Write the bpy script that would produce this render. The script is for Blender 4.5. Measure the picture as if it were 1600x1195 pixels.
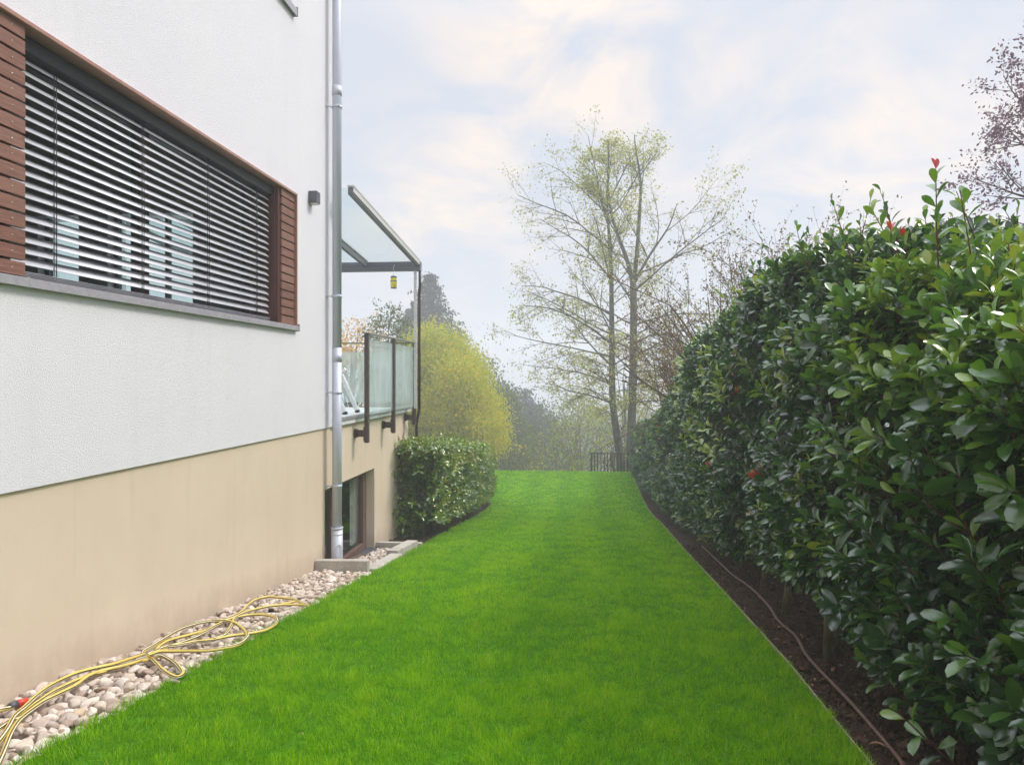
import bpy, math, random
import numpy as np
from mathutils import Vector, Matrix

for o in list(bpy.data.objects):
    bpy.data.objects.remove(o, do_unlink=True)
SC = bpy.context.scene
COL = SC.collection
R = math.radians

# ------------------------------------------------------------------ camera
cam_d = bpy.data.cameras.new("camera")
cam = bpy.data.objects.new("camera", cam_d)
COL.objects.link(cam)
cam_d.sensor_width = 36.0
cam_d.lens = 1100 / 1600 * 36.0
cam_d.shift_y = -9.5 / 1600
cam_d.clip_start = 0.05
cam_d.clip_end = 2000
cam.location = (0, 0, 0)
cam.rotation_euler = (R(90), 0, math.atan(107 / 1100))
SC.camera = cam

# ------------------------------------------------------------------ sky, sun
SUN_DIR = Vector((0.62, 0.22, 0.75)).normalized()
W = bpy.data.worlds.new("World")
SC.world = W
W.use_nodes = True
wn, wl = W.node_tree.nodes, W.node_tree.links
wn.clear()


def wnode(t, **k):
    n = wn.new(t)
    for a, b in k.items():
        setattr(n, a, b)
    return n


def wmath(op, a, b=None, c=None):
    n = wn.new('ShaderNodeMath')
    n.operation = op
    for i, v in enumerate((a, b, c)):
        if v is None:
            continue
        if isinstance(v, (int, float)):
            n.inputs[i].default_value = v
        else:
            wl.new(v, n.inputs[i])
    return n.outputs[0]


def wmix(f, a, b):
    n = wn.new('ShaderNodeMix')
    n.data_type = 'RGBA'
    for i, v in ((0, f), (6, a), (7, b)):
        if isinstance(v, (int, float)):
            n.inputs[i].default_value = v
        elif isinstance(v, tuple):
            n.inputs[i].default_value = (*v, 1)
        else:
            wl.new(v, n.inputs[i])
    return n.outputs[2]


def wlobe(d, width):
    """soft lobe of the sky around one direction"""
    n = wn.new('ShaderNodeVectorMath')
    n.operation = 'DISTANCE'
    wl.new(tc.outputs['Generated'], n.inputs[0])
    n.inputs[1].default_value = tuple(Vector(d).normalized())
    r = wn.new('ShaderNodeMapRange')
    r.interpolation_type = 'SMOOTHSTEP'
    wl.new(n.outputs['Value'], r.inputs['Value'])
    r.inputs['From Min'].default_value = width
    r.inputs['From Max'].default_value = 0.0
    return r.outputs['Result']


tc = wnode('ShaderNodeTexCoord')
sky = wnode('ShaderNodeTexSky', sky_type='NISHITA', sun_disc=False)
sky.sun_elevation = math.asin(SUN_DIR.z)
sky.sun_rotation = math.atan2(SUN_DIR.x, SUN_DIR.y)
sky.air_density, sky.dust_density = 1.0, 2.5
sep = wnode('ShaderNodeSeparateXYZ')
wl.new(tc.outputs['Generated'], sep.inputs[0])
zc = wmath('MAXIMUM', sep.outputs['Z'], 0.0)
den = wmath('ADD', zc, 0.32)
cmb = wnode('ShaderNodeCombineXYZ')
wl.new(wmath('DIVIDE', sep.outputs['X'], den), cmb.inputs[0])
wl.new(wmath('DIVIDE', sep.outputs['Y'], den), cmb.inputs[1])
ns = wnode('ShaderNodeTexNoise')
ns.inputs['Scale'].default_value = 3.4
ns.inputs['Detail'].default_value = 7
ns.inputs['Roughness'].default_value = 0.60
ns.inputs['Distortion'].default_value = 0.5
wl.new(cmb.outputs[0], ns.inputs['Vector'])
ns2 = wnode('ShaderNodeTexNoise')
ns2.inputs['Scale'].default_value = 0.9
ns2.inputs['Detail'].default_value = 5
mp = wnode('ShaderNodeMapping')
mp.inputs['Location'].default_value = (3.1, 7.7, 0)
wl.new(cmb.outputs[0], mp.inputs[0])
wl.new(mp.outputs[0], ns2.inputs['Vector'])
lobes = wmath('ADD', wlobe((0.00, 0.98, 0.44), 0.30), wmath('MULTIPLY', wlobe((0.36, 0.97, 0.28), 0.26), 0.75))
lobes = wmath('ADD', lobes, wmath('MULTIPLY', wlobe((-0.20, 0.98, 0.23), 0.20), 0.7))
lobes = wmath('ADD', lobes, wmath('MULTIPLY', wlobe((0.65, 0.75, 0.25), 0.35), 0.6))
wm = wmath('MULTIPLY', wmath('ADD', lobes, 0.10), wmath('MULTIPLY', wmath('MAXIMUM', wmath('SUBTRACT', ns.outputs['Fac'], 0.40), 0.0), 6.0))
warm = wmath('MINIMUM', wm, 1.0)
c_base = wmix(ns2.outputs['Fac'], (4.4, 4.72, 5.45), (4.95, 5.15, 5.70))
c_warm = wmix(warm, c_base, (6.9, 6.05, 5.35))
c_sky = wmix(0.06, c_warm, sky.outputs[0])
gain = wnode('ShaderNodeMapRange')
gain.interpolation_type = 'SMOOTHSTEP'
wl.new(zc, gain.inputs['Value'])
gain.inputs['From Min'].default_value = 0.42
gain.inputs['From Max'].default_value = 0.95
gain.inputs['To Min'].default_value = 1.0
gain.inputs['To Max'].default_value = 3.7
vs = wnode('ShaderNodeVectorMath', operation='SCALE')
wl.new(c_sky, vs.inputs[0])
wl.new(gain.outputs['Result'], vs.inputs['Scale'])
bg = wnode('ShaderNodeBackground')
bg.inputs['Strength'].default_value = 0.094
wl.new(vs.outputs[0], bg.inputs['Color'])
wo = wnode('ShaderNodeOutputWorld')
wl.new(bg.outputs[0], wo.inputs[0])

sd = bpy.data.lights.new("sun", 'SUN')
sd.energy = 1.5
sd.angle = R(14)
sd.color = (1.0, 0.94, 0.85)
so = bpy.data.objects.new("sun", sd)
so.rotation_euler = SUN_DIR.to_track_quat('Z', 'Y').to_euler()
COL.objects.link(so)

SC.view_settings.view_transform = 'Standard'
SC.view_settings.look = 'None'
SC.view_settings.exposure = 0.68
SC.view_settings.gamma = 1.0
SC.view_settings.use_curve_mapping = False

HAZE = 0.0066

# ------------------------------------------------------------------ materials


class Mat:
    def __init__(s, name):
        s.m = bpy.data.materials.new(name)
        s.m.use_nodes = True
        s.n = s.m.node_tree.nodes
        s.l = s.m.node_tree.links
        s.p = s.n['Principled BSDF']
        s.out = s.n['Material Output']

    def tex(s, kind, scale, detail=4, rough=0.5, coord='Object', sc=(1, 1, 1), dist=0.0):
        t = s.n.new('ShaderNodeTexCoord')
        mp = s.n.new('ShaderNodeMapping')
        mp.inputs['Scale'].default_value = sc
        s.l.new(t.outputs[coord], mp.inputs[0])
        n = s.n.new('ShaderNodeTex' + kind)
        n.inputs['Scale'].default_value = scale
        if kind == 'Noise':
            n.inputs['Detail'].default_value = detail
            n.inputs['Roughness'].default_value = rough
            n.inputs['Distortion'].default_value = dist
            o = n.outputs['Fac']
        else:
            o = n.outputs['Distance']
        s.l.new(mp.outputs[0], n.inputs['Vector'])
        return o

    def ramp(s, f, stops, interp='LINEAR'):
        r = s.n.new('ShaderNodeValToRGB')
        r.color_ramp.interpolation = interp
        e = r.color_ramp.elements
        while len(e) < len(stops):
            e.new(0.5)
        for k, (p, c) in enumerate(stops):
            e[k].position = p
            e[k].color = (*c, 1)
        s.l.new(f, r.inputs[0])
        return r.outputs[0]

    def attr(s, name='tint'):
        a = s.n.new('ShaderNodeAttribute')
        a.attribute_name = name
        return a.outputs['Fac']

    def mix(s, f, a, b, mode='MIX'):
        n = s.n.new('ShaderNodeMix')
        n.data_type = 'RGBA'
        n.blend_type = mode
        for i, v in ((0, f), (6, a), (7, b)):
            if isinstance(v, (int, float)):
                n.inputs[i].default_value = v
            elif isinstance(v, tuple):
                n.inputs[i].default_value = (*v, 1)
            else:
                s.l.new(v, n.inputs[i])
        return n.outputs[2]

    def math(s, op, a, b):
        n = s.n.new('ShaderNodeMath')
        n.operation = op
        for i, v in enumerate((a, b)):
            if isinstance(v, (int, float)):
                n.inputs[i].default_value = v
            else:
                s.l.new(v, n.inputs[i])
        return n.outputs[0]

    def bump(s, h, strength=0.4, dist=0.003):
        b = s.n.new('ShaderNodeBump')
        b.inputs['Strength'].default_value = strength
        b.inputs['Distance'].default_value = dist
        s.l.new(h, b.inputs['Height'])
        s.l.new(b.outputs[0], s.p.inputs['Normal'])

    def set(s, color=None, rough=0.6, metal=0.0, spec=0.5):
        if isinstance(color, tuple):
            s.p.inputs['Base Color'].default_value = (*color, 1)
        elif color is not None:
            s.l.new(color, s.p.inputs['Base Color'])
        if isinstance(rough, (int, float)):
            s.p.inputs['Roughness'].default_value = rough
        else:
            s.l.new(rough, s.p.inputs['Roughness'])
        s.p.inputs['Metallic'].default_value = metal
        s.p.inputs['Specular IOR Level'].default_value = spec
        return s

    def translucent(s, color, fac):
        t = s.n.new('ShaderNodeBsdfTranslucent')
        if isinstance(color, tuple):
            t.inputs[0].default_value = (*color, 1)
        else:
            s.l.new(color, t.inputs[0])
        m = s.n.new('ShaderNodeMixShader')
        m.inputs[0].default_value = fac
        s.l.new(s.p.outputs[0], m.inputs[1])
        s.l.new(t.outputs[0], m.inputs[2])
        s.l.new(m.outputs[0], s.out.inputs[0])
        return s


def plain(name, color, rough=0.6, metal=0.0, spec=0.5, var=0.06, scale=30):
    m = Mat(name)
    f = m.tex('Noise', scale, 4)
    c2 = tuple(min(1, v * (1 + 2 * var)) for v in color)
    c1 = tuple(v * (1 - 2 * var) for v in color)
    m.set(m.ramp(f, [(0.3, c1), (0.7, c2)]), rough, metal, spec)
    return m


# white roughcast render
M = {}
m = Mat('white_render')
n1 = m.tex('Noise', 1.1, 6, 0.6)
n2 = m.tex('Noise', 300, 3, 0.6)
v1 = m.tex('Voronoi', 260)
c = m.ramp(n1, [(0.3, (0.80, 0.77, 0.82)), (0.7, (0.86, 0.835, 0.86))])
c = m.mix(0.35, c, m.ramp(n2, [(0.3, (0.72, 0.70, 0.74)), (0.6, (0.90, 0.88, 0.90))]))
st = m.tex('Noise', 4.0, 5, 0.6, sc=(1, 1.6, 0.12))
c = m.mix(m.ramp(st, [(0.55, (0, 0, 0)), (0.80, (0.10,) * 3)]), c, (0.50, 0.50, 0.52))
m.set(c, 0.9, 0, 0.15)
m.bump(m.math('ADD', n2, m.math('MULTIPLY', v1, 0.8)), 0.8, 0.004)
M['white'] = m.m
m = Mat('beige_plaster')
n1 = m.tex('Noise', 0.9, 6, 0.6)
n2 = m.tex('Noise', 260, 3, 0.6)
n3 = m.tex('Noise', 3, 6, 0.6, sc=(1, 1, 0.7))
c = m.ramp(n1, [(0.3, (0.70, 0.565, 0.435)), (0.7, (0.74, 0.61, 0.48))])
c = m.mix(0.10, c, m.ramp(n3, [(0.35, (0.42, 0.34, 0.24)), (0.65, (0.75, 0.65, 0.49))]))
tcb = m.n.new('ShaderNodeTexCoord')
sx = m.n.new('ShaderNodeSeparateXYZ')
m.l.new(tcb.outputs['Object'], sx.inputs[0])
hg = m.math('ADD', m.math('ADD', sx.outputs['Z'], 1.17), m.math('MULTIPLY', sx.outputs['Y'], 0.117))
gr = m.tex('Noise', 6, 6, 0.7, sc=(1, 1, 0.5))
gm = m.math('SUBTRACT', m.math('ADD', m.math('MULTIPLY', gr, 0.42), 0.02), hg)
gmask = m.ramp(m.math('MULTIPLY', gm, 3.0), [(0.0, (0, 0, 0)), (0.6, (0.28,) * 3)])
c = m.mix(gmask, c, (0.26, 0.18, 0.12))
st = m.tex('Noise', 5.0, 5, 0.6, sc=(1, 2.2, 0.10))
c = m.mix(m.ramp(st, [(0.60, (0, 0, 0)), (0.80, (0.22,) * 3)]), c, (0.36, 0.28, 0.20))
m.set(c, 0.85, 0, 0.2)
m.bump(n2, 0.5, 0.003)
M['beige'] = m.m
m = Mat('thermo_wood')
g = m.tex('Noise', 9, 8, 0.65, sc=(6, 0.35, 9), dist=1.5)
k = m.tex('Noise', 3.0, 3, 0.5, sc=(1, 1.0, 3.0))
c = m.ramp(g, [(0.30, (0.075, 0.030, 0.020)), (0.5, (0.19, 0.078, 0.052)), (0.72, (0.32, 0.15, 0.105))])
c = m.mix(m.math('MULTIPLY', m.attr(), 0.55), c, (0.30, 0.15, 0.11))
c = m.mix(m.math('MULTIPLY', m.ramp(k, [(0.62, (0, 0, 0)), (0.72, (1, 1, 1))]), 0.5), c, (0.08, 0.025, 0.018))
m.set(c, 0.55, 0, 0.35)
m.bump(g, 0.3, 0.002)
M['wood'] = m.m
M['brown_frame'] = plain('brown_frame', (0.10, 0.030, 0.024), 0.4, 0, 0.5).m
M['copper_trim'] = plain('copper_trim', (0.42, 0.22, 0.17), 0.35, 0.35, 0.5).m
M['sill'] = plain('sill_metal', (0.42, 0.40, 0.43), 0.35, 0.4).m
M['silver_slat'] = plain('silver_slat', (0.60, 0.60, 0.64), 0.42, 0.15, 0.5, 0.05, 6).m
M['dark_metal'] = plain('dark_metal', (0.010, 0.010, 0.014), 0.5, 0.0).m
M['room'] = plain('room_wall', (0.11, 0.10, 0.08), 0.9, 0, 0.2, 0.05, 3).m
M['curtain'] = plain('curtain_cloth', (0.40, 0.38, 0.35), 0.9, 0, 0.1, 0.1, 8).m
m = Mat('zinc_pipe')
n1 = m.tex('Noise', 6, 5, 0.6, sc=(1, 1, 0.3))
m.set(m.ramp(n1, [(0.3, (0.50, 0.52, 0.60)), (0.7, (0.60, 0.62, 0.70))]), m.ramp(n1, [(0.3, (0.45,) * 3), (0.7, (0.58,) * 3)]), 0.3)
M['zinc'] = m.m
M['alu_white'] = plain('white_alu', (0.62, 0.60, 0.58), 0.4, 0.1).m
M['alu_grey'] = plain('grey_alu', (0.16, 0.16, 0.18), 0.35, 0.3).m
M['bronze_post'] = plain('bronze_post', (0.075, 0.048, 0.040), 0.45, 0.3).m
M['lamp_grey'] = plain('lamp_grey', (0.10, 0.10, 0.12), 0.45, 0.2).m
M['screw'] = plain('screw_steel', (0.7, 0.62, 0.52), 0.4, 0.5).m
M['brownsoft'] = plain('door_frame', (0.15, 0.085, 0.070), 0.45).m
M['yellow_plastic'] = plain('yellow_plastic', (0.78, 0.66, 0.04), 0.4).m
M['white_paint'] = plain('white_paint', (0.72, 0.72, 0.70), 0.5).m
M['tile'] = plain('terrace_tile', (0.66, 0.65, 0.64), 0.6, var=0.1, scale=4).m
m = Mat('concrete')
n1 = m.tex('Noise', 70, 5, 0.7)
n2 = m.tex('Noise', 4, 5, 0.6)
c = m.ramp(n1, [(0.35, (0.36, 0.32, 0.27)), (0.65, (0.58, 0.54, 0.47))])
c = m.mix(0.4, c, m.ramp(n2, [(0.35, (0.30, 0.26, 0.22)), (0.65, (0.62, 0.59, 0.52))]))
m.set(c, 0.9, 0, 0.2)
m.bump(n1, 0.4, 0.003)
M['concrete'] = m.m


def glass_mat(name, tint, rough=0.02, ior=1.5, body=(0.7, 0.85, 0.8), body_f=0.0):
    m = Mat(name)
    tr = m.n.new('ShaderNodeBsdfTransparent')
    tr.inputs[0].default_value = (*tint, 1)
    gl = m.n.new('ShaderNodeBsdfGlossy')
    gl.inputs['Roughness'].default_value = rough
    lw = m.n.new('ShaderNodeLayerWeight')
    lw.inputs[0].default_value = 0.5
    mx = m.n.new('ShaderNodeMixShader')
    f0 = ((ior - 1) / (ior + 1)) ** 2
    m.l.new(m.math('ADD', m.math('MULTIPLY', m.math('POWER', lw.outputs['Facing'], 4.0), 0.9 if ior > 1.2 else 0.35), f0), mx.inputs[0])
    src = tr.outputs[0]
    if body_f > 0:
        d = m.n.new('ShaderNodeBsdfDiffuse')
        d.inputs[0].default_value = (*body, 1)
        t = m.n.new('ShaderNodeBsdfTranslucent')
        t.inputs[0].default_value = (*body, 1)
        a = m.n.new('ShaderNodeMixShader')
        a.inputs[0].default_value = 0.5
        m.l.new(d.outputs[0], a.inputs[1])
        m.l.new(t.outputs[0], a.inputs[2])
        b = m.n.new('ShaderNodeMixShader')
        nz = m.tex('Noise', 3.0, 5, 0.6, sc=(1, 1.0, 0.35))
        m.l.new(m.ramp(nz, [(0.3, (body_f - 0.14,) * 3), (0.7, (body_f + 0.14,) * 3)]), b.inputs[0])
        m.l.new(src, b.inputs[1])
        m.l.new(a.outputs[0], b.inputs[2])
        src = b.outputs[0]
    m.l.new(src, mx.inputs[1])
    m.l.new(gl.outputs[0], mx.inputs[2])
    m.l.new(mx.outputs[0], m.out.inputs[0])
    return m.m


M['glass'] = glass_mat('clear_glass', (0.80, 0.90, 0.88))
M['frost'] = glass_mat('frosted_glass', (0.72, 0.90, 0.84), 0.12, 1.3, body=(0.80, 0.90, 0.88), body_f=0.42)
M['roof_glass'] = glass_mat('roof_glass', (0.86, 0.94, 0.95), 0.05, 1.12)


def leaf_mat(name, stops, rough=0.35, tfac=0.3, tgain=2.0, spec=0.5, vein=True):
    m = Mat(name)
    c = m.ramp(m.attr(), stops)
    if vein:
        nz = m.tex('Noise', 25, 3)
        c2 = m.mix(m.math('MULTIPLY', nz, 0.35), c, (0.02, 0.04, 0.01))
    else:
        c2 = c
    m.set(c2, rough, 0, spec)
    tcol = m.mix(1.0, c, (tgain, tgain, tgain * 0.6), 'MULTIPLY')
    m.translucent(tcol, tfac)
    return m.m


PHO = [(0.0, (0.016, 0.045, 0.016)), (0.45, (0.034, 0.092, 0.022)), (0.70, (0.095, 0.21, 0.025)), (0.90, (0.25, 0.36, 0.030)), (0.955, (0.33, 0.34, 0.04)), (0.975, (0.45, 0.05, 0.03)), (1.0, (0.55, 0.03, 0.05))]
M['photinia'] = leaf_mat('photinia_leaf', PHO, 0.22, 0.16, 2.0, 0.95)
M['laurel'] = leaf_mat('laurel_leaf', [(0.0, (0.04, 0.11, 0.015)), (0.45, (0.10, 0.21, 0.018)), (0.8, (0.26, 0.34, 0.02)), (0.93, (0.32, 0.30, 0.03)), (1.0, (0.5, 0.20, 0.07))], 0.16, 0.2, 1.8, 1.0)
M['tree_leaf'] = leaf_mat('pale_tree_leaf', [(0.0, (0.19, 0.22, 0.04)), (0.6, (0.36, 0.38, 0.06)), (1.0, (0.62, 0.50, 0.04))], 0.6, 0.4, 1.3, 0.2, False)
M['willow_leaf'] = leaf_mat('yellow_green_leaf', [(0.0, (0.15, 0.24, 0.010)), (0.55, (0.46, 0.48, 0.016)), (1.0, (0.80, 0.57, 0.012))], 0.6, 0.4, 1.3, 0.2, False)
M['orange_leaf'] = leaf_mat('orange_leaf', [(0.0, (0.35, 0.20, 0.02)), (0.6, (0.65, 0.36, 0.03)), (1.0, (0.75, 0.48, 0.08))], 0.6, 0.4, 1.2, 0.2, False)
M['dark_leaf'] = leaf_mat('dull_green_leaf', [(0.0, (0.045, 0.065, 0.03)), (0.6, (0.11, 0.14, 0.05)), (1.0, (0.21, 0.24, 0.09))], 0.6, 0.3, 1.5, 0.2, False)
M['fir_leaf'] = leaf_mat('fir_needle', [(0.0, (0.012, 0.022, 0.012)), (1.0, (0.035, 0.05, 0.025))], 0.7, 0.1, 1.5, 0.2, False)
M['purple_leaf'] = leaf_mat('purple_leaf', [(0.0, (0.11, 0.06, 0.11)), (1.0, (0.30, 0.18, 0.27))], 0.6, 0.3, 1.3, 0.2, False)
M['bud'] = leaf_mat('brown_bud', [(0.0, (0.11, 0.055, 0.035)), (0.6, (0.18, 0.12, 0.05)), (1.0, (0.30, 0.30, 0.08))], 0.7, 0.3, 1.2, 0.2, False)
M['grass'] = leaf_mat('grass_blade', [(0.0, (0.055, 0.23, 0.001)), (0.5, (0.205, 0.44, 0.001)), (0.9, (0.38, 0.58, 0.006)), (0.97, (0.38, 0.42, 0.06)), (1.0, (0.5, 0.45, 0.2))], 0.6, 0.35, 1.4, 0.10, False)


def bark_mat(name, a, b, scale=14):
    m = Mat(name)
    n = m.tex('Noise', scale, 6, 0.65, sc=(1, 1, 0.35))
    m.set(m.ramp(n, [(0.3, a), (0.7, b)]), 0.9, 0, 0.15)
    m.bump(n, 0.6, 0.01)
    return m.m


M['bark'] = bark_mat('grey_bark', (0.06, 0.055, 0.042), (0.17, 0.16, 0.12))
M['twig_red'] = bark_mat('reddish_twig', (0.06, 0.02, 0.015), (0.15, 0.055, 0.035), 40)
M['stem_bark'] = bark_mat('hedge_stem_bark', (0.07, 0.055, 0.03), (0.20, 0.17, 0.09), 20)
M['bark_brown'] = bark_mat('brown_bark', (0.07, 0.042, 0.03), (0.16, 0.10, 0.075))
m = Mat('soil')
n1 = m.tex('Noise', 35, 8, 0.7)
n2 = m.tex('Noise', 3, 4, 0.6)
c = m.ramp(n1, [(0.3, (0.012, 0.006, 0.004)), (0.7, (0.085, 0.044, 0.028))])
c = m.mix(m.math('MULTIPLY', n2, 0.3), c, (0.05, 0.035, 0.02))
m.set(c, 0.95, 0, 0.2)
m.bump(n1, 0.9, 0.015)
M['soil'] = m.m
m = Mat('lawn_ground')
n1 = m.tex('Noise', 2.2, 5, 0.6)
n2 = m.tex('Noise', 60, 5, 0.7)
c = m.ramp(n2, [(0.3, (0.025, 0.09, 0.001)), (0.7, (0.09, 0.24, 0.002))])
c = m.mix(m.math('MULTIPLY', n1, 0.4), c, (0.08, 0.22, 0.003))
m.set(c, 0.9, 0, 0.1)
M['lawn'] = m.m
m = Mat('meadow')
n2 = m.tex('Noise', 1.5, 6, 0.7)
m.set(m.ramp(n2, [(0.3, (0.05, 0.065, 0.02)), (0.7, (0.12, 0.13, 0.045))]), 0.95, 0, 0.1)
M['meadow'] = m.m
m = Mat('pebble')
n1 = m.tex('Noise', 30, 6, 0.7)
c = m.ramp(m.attr(), [(0.0, (0.24, 0.15, 0.11)), (0.15, (0.40, 0.31, 0.24)), (0.3, (0.50, 0.44, 0.38)), (0.5, (0.60, 0.50, 0.40)), (0.8, (0.68, 0.60, 0.52)), (0.95, (0.76, 0.71, 0.66)), (1.0, (0.60, 0.44, 0.20))])
c = m.mix(0.35, c, m.ramp(n1, [(0.3, (0.28, 0.17, 0.12)), (0.7, (0.76, 0.66, 0.56))]))
m.set(c, 0.75, 0, 0.3)
m.bump(n1, 0.4, 0.004)
M['pebble'] = m.m
M['crumb'] = plain('soil_crumb', (0.075, 0.042, 0.028), 0.95, 0, 0.2, 0.25, 60).m
M['gravel_bed'] = plain('gravel_bed', (0.13, 0.10, 0.08), 0.95, 0, 0.2, 0.25, 40).m
M['hose_yellow'] = plain('hose_yellow', (0.70, 0.53, 0.13), 0.35, var=0.05).m
M['hose_black'] = plain('hose_black', (0.03, 0.025, 0.015), 0.4).m
M['hose_cream'] = plain('hose_cream', (0.85, 0.78, 0.50), 0.4).m
M['red_plastic'] = plain('red_plastic', (0.62, 0.045, 0.03), 0.35).m
M['drip'] = plain('drip_hose', (0.15, 0.075, 0.055), 0.5, var=0.15).m
M['edging'] = plain('edging', (0.34, 0.30, 0.17), 0.8, var=0.2).m
m = Mat('dry_leaf')
m.set(m.ramp(m.tex('Noise', 40, 4), [(0.3, (0.16, 0.07, 0.035)), (0.7, (0.40, 0.22, 0.12))]), 0.7)
M['dry_leaf'] = m.m
M['fence_metal'] = plain('fence_metal', (0.035, 0.028, 0.026), 0.7).m
M['house_far'] = plain('far_house_white', (0.72, 0.72, 0.72), 0.9).m
M['roof_far'] = plain('far_roof', (0.20, 0.17, 0.16), 0.9).m

# ------------------------------------------------------------------ mesh tools


def rngf(seed):
    return np.random.default_rng(seed)


class MB:
    """collects arrays of verts / faces (quads or tris) and links them as ONE mesh object"""

    def __init__(s):
        s.v, s.f, s.t, s.mi, s.nv = [], [], [], [], 0
        s.smooth = []

    def add(s, v, faces, tint=None, mi=0, smooth=False):
        v = np.asarray(v, dtype=np.float32).reshape(-1, 3)
        s.v.append(v)
        t = np.full(len(v), 0.5, np.float32) if tint is None else np.broadcast_to(np.asarray(tint, np.float32), (len(v),))
        s.t.append(t)
        if isinstance(faces, np.ndarray):
            s.f.append((faces + s.nv, mi, smooth))
        else:
            by = {}
            for f in faces:
                by.setdefault(len(f), []).append(f)
            for k, fs in by.items():
                s.f.append((np.array(fs) + s.nv, mi, smooth))
        s.nv += len(v)

    def box(s, x0, x1, y0, y1, z0, z1, mi=0, tint=None):
        v = [(x, y, z) for x in (x0, x1) for y in (y0, y1) for z in (z0, z1)]
        s.add(v, [(0, 1, 3, 2), (4, 6, 7, 5), (0, 4, 5, 1), (2, 3, 7, 6), (0, 2, 6, 4), (1, 5, 7, 3)], tint, mi)

    def bar(s, p, q, w, h, up=(0, 0, 1), mi=0, tint=None):
        p, q = Vector(p), Vector(q)
        d = (q - p).normalized()
        a = d.cross(Vector(up)).normalized() * (w / 2)
        b = a.cross(d).normalized() * (h / 2)
        v = []
        for e in (p, q):
            for i, j in ((-1, -1), (1, -1), (1, 1), (-1, 1)):
                v.append(tuple(e + a * i + b * j))
        s.add(v, [(3, 2, 1, 0), (4, 5, 6, 7), (0, 1, 5, 4), (1, 2, 6, 5), (2, 3, 7, 6), (3, 0, 4, 7)], tint, mi)

    def tube(s, pts, rad, sides=10, cap=True, mi=0, mis=None, twist=0.0, smooth=True):
        pts = [Vector(p) for p in pts]
        n = len(pts)
        rads = rad if isinstance(rad, (list, tuple)) else [rad] * n
        t0 = (pts[1] - pts[0]).normalized()
        nrm = t0.orthogonal().normalized() if abs(t0.z) > 0.9 else Vector((0, 0, 1)).cross(t0).normalized()
        v = []
        for i, p in enumerate(pts):
            t = (pts[min(i + 1, n - 1)] - pts[max(i - 1, 0)]).normalized()
            nrm = (nrm - t * nrm.dot(t)).normalized()
            b = t.cross(nrm)
            for k in range(sides):
                a = 2 * math.pi * k / sides + twist * i
                v.append(p + (nrm * math.cos(a) + b * math.sin(a)) * rads[i])
        v = np.array([tuple(x) for x in v])
        base = s.nv
        groups = {}
        for i in range(n - 1):
            for k in range(sides):
                k2 = (k + 1) % sides
                idx = mis[k] if mis else mi
                groups.setdefault(idx, []).append((i * sides + k, i * sides + k2, (i + 1) * sides + k2, (i + 1) * sides + k))
        first = True
        for idx, fs in groups.items():
            if first:
                s.add(v, np.array(fs), None, idx, smooth)
                first = False
            else:
                s.f.append((np.array(fs) + base, idx, smooth))
        if cap:
            s.f.append((np.array([list(range(sides))[::-1]]) + base, mi, False))
            s.f.append((np.array([[(n - 1) * sides + k for k in range(sides)]]) + base, mi, False))

    def lathe(s, c, prof, sides=20, mi=0):
        """prof: list of (radius, z)"""
        v = []
        for r, z in prof:
            for k in range(sides):
                a = 2 * math.pi * k / sides
                v.append((c[0] + r * math.cos(a), c[1] + r * math.sin(a), c[2] + z))
        f = []
        for i in range(len(prof) - 1):
            for k in range(sides):
                k2 = (k + 1) % sides
                f.append((i * sides + k, i * sides + k2, (i + 1) * sides + k2, (i + 1) * sides + k))
        s.add(v, f, None, mi, True)
        b = s.nv - len(v)
        s.f.append((np.array([list(range(sides))[::-1]]) + b, mi, False))
        s.f.append((np.array([[(len(prof) - 1) * sides + k for k in range(sides)]]) + b, mi, False))

    def frustums(s, segs, sides=5, mi=0):
        """segs: array (n,8) p0 p1 r0 r1"""
        a = np.asarray(segs, dtype=np.float64)
        if len(a) == 0:
            return
        p0, p1, r0, r1 = a[:, 0:3], a[:, 3:6], a[:, 6], a[:, 7]
        d = p1 - p0
        d /= np.linalg.norm(d, axis=1, keepdims=True) + 1e-9
        ref = np.where(np.abs(d[:, 2:3]) > 0.9, np.array([[1.0, 0, 0]]), np.array([[0, 0, 1.0]]))
        u = np.cross(d, ref)
        u /= np.linalg.norm(u, axis=1, keepdims=True)
        w = np.cross(d, u)
        ang = np.arange(sides) * 2 * math.pi / sides
        ring = u[:, None, :] * np.cos(ang)[None, :, None] + w[:, None, :] * np.sin(ang)[None, :, None]
        v = np.concatenate([p0[:, None, :] + ring * r0[:, None, None], p1[:, None, :] + ring * r1[:, None, None]], axis=1)
        k = np.arange(sides)
        k2 = (k + 1) % sides
        q = np.stack([k, k2, k2 + sides, k + sides], axis=1)
        f = (q[None] + (np.arange(len(a)) * 2 * sides)[:, None, None]).reshape(-1, 4)
        s.add(v.reshape(-1, 3), f, None, mi, True)

    def instances(s, tv, tf, pos, rot, scl, tint, mi=0, smooth=True):
        """template verts tv (k,3), list of face arrays tf; pos (n,3) rot (n,3,3) scl (n,3)"""
        n, k = len(pos), len(tv)
        if n == 0:
            return
        loc = tv[None] * scl[:, None, :]
        v = np.einsum('nij,nkj->nki', rot, loc) + pos[:, None, :]
        off = (np.arange(n) * k)[:, None, None]
        base = s.nv
        s.add(v.reshape(-1, 3), (tf[0][None] + off).reshape(-1, tf[0].shape[1]), np.repeat(tint, k), mi, smooth)
        for t in tf[1:]:
            s.f.append(((t[None] + off).reshape(-1, t.shape[1]) + base, mi, smooth))

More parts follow.
